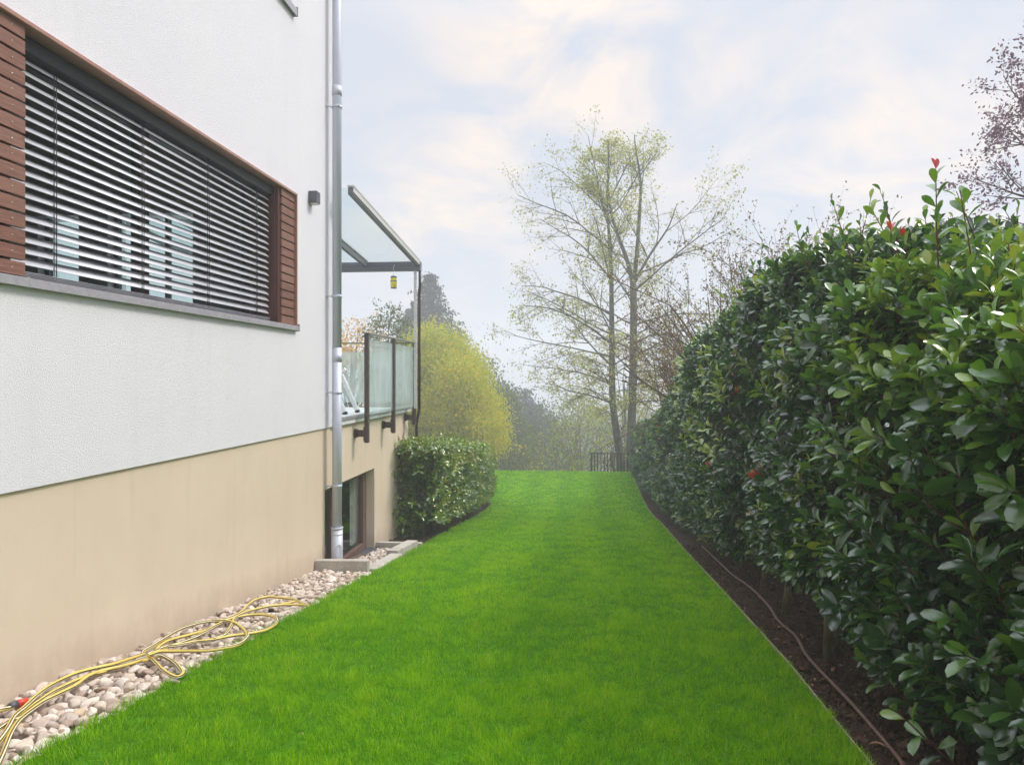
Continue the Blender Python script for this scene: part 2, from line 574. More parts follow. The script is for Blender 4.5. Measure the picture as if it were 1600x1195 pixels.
    def build(s, name, mats, parent=None, loc=None):
        me = bpy.data.meshes.new(name)
        v = np.concatenate(s.v).astype(np.float32)
        if loc is not None:
            v = v - np.array(loc, np.float32)
        tot = [np.full(len(f), f.shape[1], np.int32) for f, _, _ in s.f]
        lv = np.concatenate([f.reshape(-1) for f, _, _ in s.f]).astype(np.int32)
        tot = np.concatenate(tot)
        me.vertices.add(len(v))
        me.vertices.foreach_set('co', v.reshape(-1))
        me.loops.add(len(lv))
        me.loops.foreach_set('vertex_index', lv)
        me.polygons.add(len(tot))
        st = np.concatenate([[0], np.cumsum(tot)[:-1]]).astype(np.int32)
        me.polygons.foreach_set('loop_start', st)
        me.polygons.foreach_set('loop_total', tot)
        me.polygons.foreach_set('material_index', np.concatenate([np.full(len(f), mi, np.int32) for f, mi, _ in s.f]))
        me.polygons.foreach_set('use_smooth', np.concatenate([np.full(len(f), sm, bool) for f, _, sm in s.f]))
        at = me.attributes.new('tint', 'FLOAT', 'POINT')
        at.data.foreach_set('value', np.concatenate(s.t).astype(np.float32))
        me.update(calc_edges=True)
        me.validate()
        for mm in (mats if isinstance(mats, (list, tuple)) else [mats]):
            me.materials.append(mm)
        o = bpy.data.objects.new(name, me)
        COL.objects.link(o)
        if loc is not None:
            o.location = loc
        if parent:
            o.parent = parent
            o.matrix_parent_inverse = root_world(parent).inverted()
        return o


def root_world(o):
    mtx = Matrix.LocRotScale(o.location, o.rotation_euler, o.scale)
    if o.parent:
        return root_world(o.parent) @ o.matrix_parent_inverse @ mtx
    return mtx


def tag(o, label=None, cat=None, group=None, kind=None):
    for k, v in (('label', label), ('category', cat), ('group', group), ('kind', kind)):
        if v:
            o[k] = v
    return o


def empty(name, loc, label, cat, group=None):
    o = bpy.data.objects.new(name, None)
    o.location = loc
    o.empty_display_size = 0.1
    COL.objects.link(o)
    return tag(o, label, cat, group)


def bevel(o, w=0.004, seg=2):
    b = o.modifiers.new('bevel', 'BEVEL')
    b.width = w
    b.segments = seg
    b.limit_method = 'ANGLE'
    return o


def smoothstep(a, b, x):
    t = np.clip((x - a) / (b - a), 0, 1)
    return t * t * (3 - 2 * t)


def vnoise(x, y, seed=0):
    """2-D value noise, numpy"""
    xi, yi = np.floor(x).astype(int), np.floor(y).astype(int)
    fx, fy = x - xi, y - yi
    fx, fy = fx * fx * (3 - 2 * fx), fy * fy * (3 - 2 * fy)

    def h(a, b):
        n = np.sin(a * 127.1 + b * 311.7 + seed * 74.7) * 43758.5453
        return n - np.floor(n)
    return (h(xi, yi) * (1 - fx) + h(xi + 1, yi) * fx) * (1 - fy) + (h(xi, yi + 1) * (1 - fx) + h(xi + 1, yi + 1) * fx) * fy


def fbm(x, y, seed=0, o=3):
    r, a, t = 0, 1.0, 0
    for k in range(o):
        r = r + a * vnoise(x * 2 ** k, y * 2 ** k, seed + k)
        t += a
        a *= 0.5
    return r / t


# ------------------------------------------------------------------ ground
def zg(Y):
    """height of the garden along the house: falls away, levels out, then drops behind the crest"""
    Y = np.asarray(Y, dtype=np.float64)
    a = -(1.155 + 0.117 * np.minimum(Y, 14))
    t = np.clip((Y - 14) / 4, 0, 1)
    a = a - 0.117 * 4 * (t - t * t / 2)
    b = np.clip(Y - 22.3, 0, 20)
    a = a - 0.34 * b * np.clip(b / 2.0, 0, 1) ** 0.8
    a = a - 0.03 * np.clip(Y - 42.3, 0, 200)
    return a


XR_Y = [0, 2.8, 3.3, 4.08, 4.96, 6.5, 9.37, 13.0, 17.4, 19.5, 22.5]
XR_X = [1.0, 1.09, 1.12, 1.17, 1.20, 1.25, 1.33, 1.46, 1.52, 1.56, 1.58]


def xr(Y):   # right border of the lawn
    return np.interp(Y, XR_Y, XR_X)


def xl(Y):   # left border of the lawn
    return np.interp(Y, [0, 9, 16.4, 17.2, 18, 22.5], [-2.07, -2.07, -2.07, -2.4, -3.4, -3.6])


def sheet(name, mat, ys, xa, xb, nx, dz, kind='structure', disp=None, edge=0.0):
    """strip between x=xa(Y) and x=xb(Y) following the ground, dz above it"""
    ys = np.asarray(ys)
    u = np.linspace(0, 1, nx)
    A, B = xa(ys), xb(ys)
    X = A[:, None] * (1 - u) + B[:, None] * u
    Y = np.repeat(ys[:, None], nx, 1)
    Z = zg(Y) + dz
    if disp is not None:
        Z = Z + disp(X, Y)
    b = MB()
    i = np.arange(len(ys) - 1)[:, None] * nx + np.arange(nx - 1)[None]
    f = np.stack([i, i + 1, i + nx + 1, i + nx], -1).reshape(-1, 4)
    b.add(np.stack([X, Y, Z], -1).reshape(-1, 3), f, None, 0, True)
    o = b.build(name, mat)
    tag(o, kind=kind)
    return o


def c_(v):
    return lambda Y: np.full_like(np.asarray(Y, float), v)


ysG = np.concatenate([np.linspace(-30, 13, 30), np.linspace(14, 44, 60), np.linspace(46, 230, 30)])
sheet('ground', M['meadow'], ysG, c_(-220), c_(220), 90, -0.30,
      disp=lambda X, Y: 1.8 * (fbm(X / 30 + 9, Y / 30, 5) - 0.5) * np.clip((Y - 30) / 15, 0, 1))
ysL = np.concatenate([np.linspace(-4, 13, 60), np.linspace(13.2, 26, 60)])


def lawn_disp(X, Y):
    return 0.012 * (fbm(X * 2.0, Y * 2.0, 3) - 0.5)


sheet('lawn', M['lawn'], ysL, xl, xr, 30, 0.0, disp=lawn_disp)
def soil_h(X, Y):
    k = np.clip((X - xr(Y)) / 0.22, 0, 1)
    return (0.09 * (fbm(X * 5, Y * 5, 8, 4) - 0.45) + 0.045 * (fbm(X * 17, Y * 17, 12, 3) - 0.5)) * k + 0.016 * (fbm(X * 45, Y * 45, 2, 2) - 0.5)


sheet('garden_bed', M['soil'], np.concatenate([np.linspace(1.5, 8, 520), np.linspace(8.05, 24, 260)]), xr, c_(4.2), 230, -0.03, disp=soil_h)
sheet('planting_bed', M['soil'], np.linspace(8.98, 17, 160), c_(-2.68), xl, 16, -0.03,
      disp=lambda X, Y: 0.07 * (fbm(X * 6, Y * 6, 18, 3) - 0.45))
sheet('gravel_strip', M['gravel_bed'], np.linspace(-2, 8.98, 60), c_(-2.75), xl, 6, -0.06)

# ------------------------------------------------------------------ house
WX = -2.65


def wall_holes(b, plane, axis, u0, u1, z0, z1, thick, holes, mi=0):
    """wall with rectangular openings; axis 'x': wall plane x=plane, u is Y; axis 'y': plane y=plane, u is X. Inside at plane-thick."""
    us = sorted({u0, u1, *[h[0] for h in holes], *[h[1] for h in holes]})
    zs = sorted({z0, z1, *[h[2] for h in holes], *[h[3] for h in holes]})

    def solid(i, j):
        if i < 0 or j < 0 or i >= len(us) - 1 or j >= len(zs) - 1:
            return False
        uc, zc_ = (us[i] + us[i + 1]) / 2, (zs[j] + zs[j + 1]) / 2
        return not any(h[0] < uc < h[1] and h[2] < zc_ < h[3] for h in holes)

    def P(d, u, z):
        return (plane - d, u, z) if axis == 'x' else (u, plane - d, z)
    for i in range(len(us) - 1):
        for j in range(len(zs) - 1):
            if not solid(i, j):
                continue
            a, c, e, g = us[i], us[i + 1], zs[j], zs[j + 1]
            for d in (0, thick):
                b.add([P(d, a, e), P(d, c, e), P(d, c, g), P(d, a, g)], [(0, 1, 2, 3)], None, mi)
            for di, dj, s in ((-1, 0, ((a, e), (a, g))), (1, 0, ((c, e), (c, g))), (0, -1, ((a, e), (c, e))), (0, 1, ((a, g), (c, g)))):
                if not solid(i + di, j + dj):
                    (p, q), (r, t) = s
                    b.add([P(0, p, q), P(0, r, t), P(thick, r, t), P(thick, p, q)], [(0, 1, 2, 3)], None, mi)


house = empty('house', (WX, 3, -2), 'white roughcast house with beige base, slatted window and raised terrace', 'house')
HY0, HY1, HXB = -4.0, 7.33, -8.8
WY0, WY1, WZ0, WZ1 = 1.2, 6.33, 0.47, 1.68        # long window opening
b = MB()
wall_holes(b, WX, 'x', HY0, HY1, -0.54, 6.6, 0.30, [(WY0, WY1, WZ0, WZ1), (4.5, 6.27, 3.40, 4.9)])
wall_holes(b, HY1, 'y', HXB, WX - 0.3, -0.54, 6.6, 0.30, [(-5.8, -5.33, -0.42, 1.72), (-5.0, -4.05, -0.42, 1.72)])
b.box(HXB, HXB + 0.3, HY0, HY1 - 0.3, -0.54, 6.6)
b.box(HXB + 0.3, WX - 0.3, HY0, HY0 + 0.3, -0.54, 6.6)
b.build('upper_wall', M['white'], house)
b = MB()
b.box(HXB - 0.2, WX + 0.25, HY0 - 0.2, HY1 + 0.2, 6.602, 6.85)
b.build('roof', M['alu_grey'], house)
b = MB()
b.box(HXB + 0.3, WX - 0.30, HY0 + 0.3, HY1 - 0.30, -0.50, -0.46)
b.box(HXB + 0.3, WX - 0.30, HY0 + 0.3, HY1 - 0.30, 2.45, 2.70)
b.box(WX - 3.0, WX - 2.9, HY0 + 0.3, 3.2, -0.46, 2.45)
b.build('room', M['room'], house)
# base
BX = WX - 0.018
DY0, DY1, DZ0, DZ1 = 7.154, 8.94, -2.26, -1.19
b = MB()
wall_holes(b, BX, 'x', HY0, 10.74, -3.6, -0.542, 0.30, [(DY0, DY1, DZ0, DZ1)])
b.box(HXB, BX - 0.30, 10.44, 10.74, -3.6, -0.542)
b.build('base_wall', M['beige'], house)
b = MB()
b.box(HXB, WX + 0.02, HY1 + 0.002, 10.78, -0.540, -0.487, 0)
b.build('terrace_floor', M['tile'], house)
b = MB()
b.box(WX - 0.03, WX + 0.035, HY1 + 0.004, 10.80, -0.486, -0.452, 0)
b.build('terrace_edge', M['sill'], house)
b = MB()
b.box(-5.2, BX - 0.31, 6.6, 9.6, -2.3, -2.262)
b.box(-5.2, BX - 0.31, 6.6, 9.6, -1.10, -1.06)
b.box(-5.25, -5.2, 6.6, 9.6, -2.3, -1.06)
b.box(-5.2, BX - 0.31, 6.55, 6.6, -2.3, -1.06)
b.box(-5.2, BX - 0.31, 9.6, 9.65, -2.3, -1.06)
b.build('basement_room', M['room'], house)
# terrace door glazing in the end wall
win = MB()
for x0, x1 in ((-5.8, -5.33), (-5.0, -4.05)):
    win.add([(x0 + 0.002, HY1 - 0.17, -0.41), (x1 - 0.002, HY1 - 0.17, -0.41), (x1 - 0.002, HY1 - 0.17, 1.71), (x0 + 0.002, HY1 - 0.17, 1.71)], [(0, 1, 2, 3)])
win_o = win.build('terrace_door', M['glass'], house)
win = MB()
for x0, x1 in ((-5.8, -5.33), (-5.0, -4.05)):
    win.box(x0 + 0.002, x0 + 0.05, HY1 - 0.20, HY1 - 0.14, -0.41, 1.71)
    win.box(x1 - 0.05, x1 - 0.002, HY1 - 0.20, HY1 - 0.14, -0.41, 1.71)
win.box(-4.42, -4.38, HY1 - 0.20, HY1 - 0.14, -0.41, 1.71)
win.box(-4.90, -4.15, HY1 - 0.20, HY1 - 0.14, 0.55, 0.60)
win.build('frame', M['dark_metal'], win_o)

# --- long window
wf = MB()
wf.box(WX - 0.295, WX - 0.235, WY0, 6.0, WZ0 + 0.002, WZ0 + 0.07)
wf.box(WX - 0.295, WX - 0.235, WY0, 6.0, WZ1 - 0.06, WZ1 - 0.002)
for y in (WY0 + 0.03, 3.05, 4.42, 5.95):
    wf.box(WX - 0.297, WX - 0.232, y - 0.05, y + 0.05, WZ0 + 0.071, WZ1 - 0.061)
window = wf.build('window', M['brown_frame'], house)
b = MB()
b.add([(WX - 0.265, WY0, WZ0 + 0.06), (WX - 0.265, 5.98, WZ0 + 0.06), (WX - 0.265, 5.98, WZ1 - 0.05), (WX - 0.265, WY0, WZ1 - 0.05)], [(0, 1, 2, 3)])
b.build('pane', M['glass'], window)
b = MB()      # sill
b.box(WX - 0.23, WX + 0.032, WY0 - 0.03, 6.345, 0.448, 0.468)
b.box(WX + 0.027, WX + 0.036, WY0 - 0.03, 6.345, 0.424, 0.4685)
b.box(WX + 0.0, WX + 0.042, 6.346, 6.352, 0.418, 0.487)
b.box(WX + 0.02, WX + 0.0375, 3.115, 3.125, 0.422, 0.4715)
b.box(WX + 0.02, WX + 0.0375, 6.02, 6.027, 0.422, 0.4715)
bevel(b.build('sill', M['sill'], window), 0.002, 1)
b = MB()      # copper coloured head and side trim
b.box(WX - 0.23, WX + 0.028, WY0 - 0.01, 6.337, WZ1 - 0.004, WZ1 + 0.020)
b.box(WX - 0.05, WX + 0.0275, 6.322, 6.336, WZ0 + 0.0, WZ1 - 0.005)
bevel(b.build('trim', M['copper_trim'], window), 0.003, 1)
b = MB()      # blind
pitch, z_top, z_bot = 0.0553, 1.575, 0.545
nsl = int((z_top - z_bot) / pitch) + 1
XB = WX - 0.115
ycuts = np.linspace(3.05, 5.965, 2)
prof = []
for k in range(9):
    t = -1 + 2 * k / 8
    a = R(37)
    w_ = 0.040
    bulge = 0.006 * (1 - t * t)
    prof.append((t * w_ * math.cos(a) + bulge * math.sin(a), -t * w_ * math.sin(a) + bulge * math.cos(a)))
prof.append((prof[-1][0] + 0.002, prof[-1][1] - 0.005))
for i in range(nsl):
    zc_ = z_top - i * pitch
    r_ = random.Random(i)
    dz1, dz2 = r_.uniform(-0.002, 0.002), r_.uniform(-0.002, 0.002)
    v = []
    for yy, dz in ((3.05, dz1), (5.965, dz2)):
        for px, pz in prof:
            v.append((XB + px, yy, zc_ + pz + dz))
    n = len(prof)
    b.add(v, [(k, k + 1, n + k + 1, n + k) for k in range(n - 1)], None, 0, True)
for i in range(4):   # pack of slats resting at the bottom
    b.box(XB - 0.042, XB + 0.042 + 0.001 * i, 3.05, 5.965, 0.492 + i * 0.0075, 0.4935 + i * 0.0075)
blind = b.build('blind', M['silver_slat'], window)
md = blind.modifiers.new('sol', 'SOLIDIFY')
md.thickness = 0.0008
b = MB()
b.box(WX - 0.19, WX - 0.06, 3.05, 5.98, 1.600, 1.672)
b.box(WX - 0.19, WX - 0.03, 3.05, 5.98, 0.4692, 0.476)
b.build('head_box', M['dark_metal'], window)
for y in (3.42, 4.16, 4.94, 5.72):
    b = MB()
    b.box(XB + 0.034, XB + 0.037, y - 0.0015, y + 0.0015, 0.50, 1.60)
    b.tube([(XB + 0.038, y + 0.012, 1.60), (XB + 0.042, y + 0.010, 1.05), (XB + 0.038, y + 0.013, 0.50)], 0.0022, 6)
    for i in range(nsl):
        zc_ = z_top - i * pitch
        b.bar((XB + 0.036, y, zc_ - 0.026), (XB - 0.03, y + 0.001, zc_ + 0.0), 0.003, 0.003)
    b.build('ladder_cord', M['dark_metal'], window)


def cladding(y0, y1, name, seed, yscrews):
    rr = random.Random(seed)
    b = MB()
    p = 0.0756
    for i in range(16):
        z0 = WZ0 + 0.003 + i * p
        b.box(WX - 0.020, WX + 0.004 + rr.uniform(-0.001, 0.001), y0, y1 + rr.uniform(-0.002, 0.002), z0 + 0.006, z0 + p - 0.006, 0, rr.random())
    s = b
    for i in range(16):
        z = WZ0 + 0.003 + i * p + p / 2
        for y in yscrews:
            s.tube([(WX + 0.0035, y, z + rr.uniform(-.004, .004)), (WX + 0.0062, y, z)], 0.0042, 8, mi=1)
    o = b.build(name, [M['wood'], M['screw']], house)
    bevel(o, 0.0025, 2)
    for y in yscrews:
        k = MB()
        k.box(WX - 0.045, WX - 0.0205, y - 0.02, y + 0.02, WZ0 + 0.003, WZ1 - 0.006)
        k.build('batten', M['brown_frame'], o)
    return o


cladding(WY0, 3.13, 'shutter', 3, (3.05, 2.3, 1.4))
cladding(6.035, 6.320, 'shutter', 7, (6.09,))
b = MB()
b.box(WX - 0.235, WX - 0.046, 6.0, 6.33, WZ0 + 0.002, WZ1 - 0.005)
b.box(WX - 0.045, WX - 0.012, 6.0, 6.032, WZ0 + 0.002, WZ1 - 0.005)
bevel(b.build('window_jamb', M['brown_frame'], house), 0.003, 1)
# --- upper window (only its lower corner shows)
b = MB()
b.box(WX - 0.06, WX - 0.035, 4.5, 6.25, 3.402, 4.898)
up = b.build('upper_window', plain('grey_blind', (0.30, 0.31, 0.37), 0.5, 0.1).m, house)
b = MB()
b.box(WX - 0.05, WX + 0.035, 4.45, 6.30, 3.37, 3.3995)
b.box(WX + 0.028, WX + 0.038, 4.45, 6.30, 3.335, 3.3998)
b.box(WX + 0.0, WX + 0.044, 6.301, 6.307, 3.33, 3.42)
b.build('sill', M['sill'], up)
b = MB()
b.box(WX - 0.03, WX - 0.002, 6.252, 6.268, 3.402, 4.898)
b.build('trim', M['white_paint'], up)
# --- basement door
b = MB()
gx = BX - 0.135
for y0, y1 in ((DY0 + 0.002, DY0 + 0.06), (7.66, 7.76), (7.80, 7.93), (8.82, DY1 - 0.002)):
    b.box(gx - 0.03, gx + 0.025, y0, y1, DZ0 + 0.12, DZ1 - 0.075)
b.box(gx - 0.03, gx + 0.026, DY0 + 0.002, DY1 - 0.002, DZ0 + 0.02, DZ0 + 0.119)
b.box(gx - 0.03, gx + 0.026, DY0 + 0.002, DY1 - 0.002, DZ1 - 0.074, DZ1 - 0.002)
door = b.build('basement_door', M['brownsoft'], house)
bevel(door, 0.004, 1)
b = MB()
b.add([(gx - 0.006, DY0 + 0.05, DZ0 + 0.10), (gx - 0.006, DY1 - 0.05, DZ0 + 0.10), (gx - 0.006, DY1 - 0.05, DZ1 - 0.07), (gx - 0.006, DY0 + 0.05, DZ1 - 0.07)], [(0, 1, 2, 3)])
b.build('pane', M['glass'], door)
b = MB()
cy = np.linspace(8.60, 8.93, 40)
cv = [(gx - 0.07 + 0.012 * math.sin(y * 75), y, z) for z in (DZ0 + 0.13, DZ1 - 0.08) for y in cy]
b.add(cv, [(k, k + 1, 41 + k, 40 + k) for k in range(39)], None, 0, True)
b.build('curtain', M['curtain'], door)
b = MB()
b.box(gx + 0.027, BX + 0.06, 7.75, 8.99, DZ0 + 0.002, DZ0 + 0.035)
bevel(b.build('threshold', M['lamp_grey'], door), 0.003, 1)
# --- drainpipe
PX, PY = -2.552, 7.20
b = MB()
b.tube([(PX, PY, -1.62), (PX, PY, 0.30)], 0.050, 24)
b.tube([(PX, PY, 0.30), (PX, PY, 6.6)], 0.0475, 24)
pipe = b.build('drainpipe', M['zinc'], house)
b = MB()
b.tube([(PX, PY, z) for z in (-2.35, -1.60)], 0.060, 24)
b.tube([(PX, PY, z) for z in (-1.602, -1.585)], 0.0645, 24)
b.tube([(PX, PY, z) for z in (-1.66, -1.652)], 0.0625, 24)
b.build('pipe_base', M['zinc'], pipe)
b = MB()       # oval inspection flap at the foot
e = []
for k in range(24):
    a = 2 * math.pi * k / 24
    e.append((PX + 0.040 + 0.028 * math.cos(a), PY - 0.048 + 0.022 * math.cos(a), -1.835 + 0.075 * math.sin(a)))
b.tube(e + [e[0]], 0.0035, 6, cap=False)
b.build('inspection_flap', M['alu_white'], pipe)
for zc_ in (2.83, 0.84, -0.17, -1.15):
    b = MB()
    b.tube([(PX, PY, zc_ - 0.012), (PX, PY, zc_ + 0.012)], 0.054, 24)
    b.bar((PX - 0.045, PY - 0.01, zc_), (WX + 0.0, PY - 0.05, zc_), 0.012, 0.012)
    b.tube([(WX - 0.001, PY - 0.05, zc_), (WX + 0.008, PY - 0.05, zc_)], 0.018, 10)
    b.tube([(PX + 0.03, PY - 0.045, zc_), (PX + 0.05, PY - 0.065, zc_)], 0.008, 8)
    b.build('pipe_clamp', M['zinc'], pipe)
for zc_ in (3.0, 0.20):
    b = MB()
    b.tube([(PX, PY, zc_ - 0.05), (PX, PY, zc_ + 0.05)], 0.0515, 24)
    b.build('pipe_joint', M['zinc'], pipe)

# wall lamp
lamp = empty('wall_lamp', (WX, 6.72, 1.76), 'small grey box lamp on the white wall beside the drainpipe', 'wall lamp')
b = MB()
b.box(WX + 0.001, WX + 0.085, 6.66, 6.76, 1.70, 1.815)
bevel(b.build('lamp_housing', M['lamp_grey'], lamp), 0.006, 2)
b = MB()
b.box(WX + 0.012, WX + 0.078, 6.672, 6.750, 1.690, 1.6995)
b.build('lamp_lens', M['alu_white'], lamp)

# ------------------------------------------------------------------ terrace railings
RX = -2.52
ZR = 0.512
rail = empty('glass_railing', (RX, 9.1, -0.7), 'frosted glass terrace railing on three brown posts bracketed to the beige wall', 'railing', 'glass railings round the terrace')
b = MB()
b.bar((RX, 8.05, ZR), (RX, 10.66, ZR), 0.075, 0.018)
bevel(b.build('handrail', plain('handrail_metal', (0.30, 0.26, 0.22), 0.4, 0.3).m, rail), 0.003, 1)
for y, zb in ((8.15, -0.785), (9.34, -0.765), (10.54, -0.735)):
    b = MB()
    b.box(RX - 0.022, RX + 0.022, y - 0.045, y + 0.025, zb, ZR - 0.01)
    po = b.build('post', M['bronze_post'], rail)
    bevel(po, 0.003, 1)
    b = MB()
    b.box(BX + 0.012, RX - 0.0225, y - 0.03, y + 0.01, zb + 0.07, zb + 0.15)
    b.tube([(BX + 0.001, y - 0.01, zb + 0.11), (BX + 0.0118, y - 0.01, zb + 0.11)], 0.055, 14)
    b.box(BX + 0.0119, BX + 0.03, y - 0.05, y + 0.03, zb + 0.06, zb + 0.16)
    b.box(RX - 0.03, RX + 0.024, y - 0.052, y - 0.0455, zb + 0.02, zb + 0.19)
    b.build('bracket', M['bronze_post'], po)
for y0, y1 in ((8.19, 9.28), (9.38, 10.48)):
    b = MB()
    b.add([(RX, y0, -0.46), (RX, y1, -0.46), (RX, y1, ZR - 0.07), (RX, y0, ZR - 0.07)], [(0, 1, 2, 3)])
    b.build('glass_panel', M['frost'], rail)
rail2 = empty('glass_railing', (-3.5, 10.5, -0.45), 'frosted glass terrace railing across the far end of the terrace, behind the drainpipe', 'railing', 'glass railings round the terrace')
b = MB()
b.bar((RX - 0.05, 10.62, ZR), (-5.6, 10.62, ZR), 0.06, 0.018)
b.build('handrail', plain('handrail_olive', (0.12, 0.13, 0.06), 0.4, 0.2).m, rail2)
b = MB()
b.add([(-5.6, 10.62, -0.40), (RX - 0.08, 10.62, -0.40), (RX - 0.08, 10.62, ZR - 0.13), (-5.6, 10.62, ZR - 0.13)], [(0, 1, 2, 3)])
b.build('glass_panel', M['frost'], rail2)
for x in (-3.9, -5.58):
    b = MB()
    b.box(x - 0.02, x + 0.02, 10.63, 10.67, -0.486, ZR - 0.01)
    b.build('post', M['bronze_post'], rail2)

# terrace roof
RF = -2.45
tr = empty('terrace_roof', (-2.5, 10.3, -0.45), 'sloping glass terrace roof on grey beams behind the white wall', 'canopy')
b = MB()
for x in (RF, -3.25, -4.05, -4.85, -5.65):
    b = MB()
    b.bar((x, 7.332, 1.985), (x, 10.42, 1.700), 0.055, 0.075)
    b.bar((x + 0.004, 7.332, 2.036), (x + 0.004, 10.44, 1.750), 0.075, 0.02, mi=1)
    b.bar((x + 0.0325, 7.332, 1.998), (x + 0.0325, 10.43, 1.712), 0.009, 0.06, mi=1) if x == RF else None
    b.build('rafter', [M['alu_grey'], M['alu_white']], tr)
b = MB()
b.box(-5.8, RF + 0.04, 10.44, 10.55, 1.60, 1.735)
b.box(-5.8, RF + 0.035, 10.428, 10.4398, 1.640, 1.652)
b.box(-5.8, RF + 0.035, 10.428, 10.4398, 1.688, 1.700)
b.build('gutter', M['alu_grey'], tr)
b = MB()
b.add([(-5.7, 7.34, 2.022), (RF, 7.34, 2.022), (RF, 10.5, 1.730), (-5.7, 10.5, 1.730)], [(0, 1, 2, 3)])
o = b.build('glass_pane', M['roof_glass'], tr)
b = MB()
b.box(RF - 0.06, RF - 0.025, 10.46, 10.50, -0.486, 1.60)
b.build('post', M['alu_white'], tr)
b = MB()
b.tube([(RF + 0.02, 10.52, 1.60), (RF + 0.02, 10.52, 1.36), (RF - 0.003, 10.57, 1.28), (RF - 0.003, 10.57, 0.5), (RF - 0.003, 10.57, -0.5)], 0.022, 12)
b.tube([(RF - 0.003, 10.57, -0.5), (RF - 0.10, 10.80, -0.75), (RF - 0.10, 10.80, -2.6)], 0.022, 12)
b.build('downpipe', M['bronze_post'], tr)

# lantern under the roof
lt = empty('hanging_lantern', (-2.83, 10.40, 1.6), 'small yellow lantern with dark caps hanging under the terrace roof beam', 'lantern')
lx, ly = -2.80, 10.38
b = MB()
b.lathe((lx, ly, 1.335), [(0.040, 0), (0.046, 0.02), (0.046, 0.13), (0.040, 0.15)], 20)
b.build('lantern_body', M['yellow_plastic'], lt)
b = MB()
b.lathe((lx, ly, 1.322), [(0.044, 0), (0.046, 0.012)], 20)
b.build('base_ring', M['alu_grey'], lt)
b = MB()
b.lathe((lx, ly, 1.425), [(0.049, 0), (0.049, 0.014)], 20)
b.lathe((lx, ly, 1.486), [(0.050, 0), (0.044, 0.018), (0.02, 0.03)], 20)
b.build('lantern_cap', M['alu_grey'], lt)
b = MB()
b.tube([(lx, ly, 1.515), (lx, ly, 1.56), (lx + 0.012, ly, 1.58), (lx, ly, 1.605), (lx - 0.01, ly, 1.62), (lx, ly + 0.01, 1.66), (lx, ly + 0.05, 1.68)], 0.003, 6)
b.build('hook', M['alu_white'], lt)

# deck chair on the terrace (one slanted leg shows)
dc = empty('deck_chair', (-3.2, 8.8, -0.487), 'white deck chair on the terrace, its slanted leg showing behind the drainpipe', 'chair')
for y in (8.72, 9.22):
    b = MB()
    b.bar((-2.985, y, -0.470), (-3.33, y, 0.30), 0.045, 0.06, up=(0, 1, 0))
    lg = b.build('leg', M['white_paint'], dc)
    b = MB()
    b.bar((-2.978, y, -0.486), (-2.992, y, -0.455), 0.05, 0.066, up=(0, 1, 0))
    b.build('foot_cap', M['dark_metal'], lg)
    b = MB()
    b.bar((-3.75, y, -0.47), (-3.15, y, 0.10), 0.04, 0.05, up=(0, 1, 0))
    b.build('leg', M['white_paint'], dc)
b = MB()
b.add([(-3.25, 8.74, 0.0), (-3.25, 9.2, 0.0), (-3.65, 9.2, -0.02), (-3.65, 8.74, -0.02)], [(0, 1, 2, 3)])
b.bar((-3.25, 8.72, 0.0), (-3.65, 8.72, -0.02), 0.03, 0.03)
b.bar((-3.25, 9.22, 0.0), (-3.65, 9.22, -0.02), 0.03, 0.03)
b.build('seat', M['white_paint'], dc)

# ------------------------------------------------------------------ concrete kerbs round the basement light well


def stone(name, pts, z0, z1, label):
    b = MB()
    n = len(pts)
    v = [(x, y, z0) for x, y, *_ in pts] + [(p[0], p[1], z1 + (p[2] if len(p) > 2 else 0)) for p in pts]
    f = [tuple(range(n))[::-1], tuple(range(n, 2 * n))] + [(k, (k + 1) % n, n + (k + 1) % n, n + k) for k in range(n)]
    b.add(v, f)
    o = b.build(name, M['concrete'], loc=(pts[0][0], pts[0][1], z0))
    bevel(o, 0.007, 2)
    tag(o, label, 'kerb stone')
    return o


stone('concrete_block', [(-2.66, 6.86), (-2.13, 6.90), (-2.13, 6.98), (-2.66, 6.94)], -2.25, -1.852, 'grey concrete block standing across the gravel at the foot of the drainpipe')
stone('kerb_stone', [(-2.20, 6.99), (-2.06, 6.99), (-2.06, 8.02, -0.10), (-2.20, 8.02, -0.10)], -2.35, -1.955, 'pale concrete kerb along the lawn, the longer one nearest the concrete block')
stone('kerb_stone', [(-2.26, 8.05), (-2.12, 8.05), (-2.10, 8.96, -0.09), (-2.24, 8.96, -0.09)], -2.4, -2.03, 'pale concrete kerb along the lawn, nearest the small laurel hedge')
stone('kerb_stone', [(-2.66, 8.985), (-2.06, 8.985), (-2.06, 9.06), (-2.66, 9.06)], -2.5, -2.165, 'thin concrete kerb between the gravel well and the soil of the small hedge')

# ------------------------------------------------------------------ pebbles


def ico(sub):
    import bmesh
    bm = bmesh.new()
    bmesh.ops.create_icosphere(bm, subdivisions=sub, radius=1)
    v = np.array([tuple(x.co) for x in bm.verts])
    f = np.array([[x.index for x in p.verts] for p in bm.faces])
    bm.free()
    return v, f


def rand_rot(r, n):
    q = r.normal(size=(n, 4))
    q /= np.linalg.norm(q, axis=1, keepdims=True)
    w, x, y, z = q.T
    return np.stack([np.stack([1 - 2 * (y * y + z * z), 2 * (x * y - z * w), 2 * (x * z + y * w)], -1),
                     np.stack([2 * (x * y + z * w), 1 - 2 * (x * x + z * z), 2 * (y * z - x * w)], -1),
                     np.stack([2 * (x * z - y * w), 2 * (y * z + x * w), 1 - 2 * (x * x + y * y)], -1)], 1)


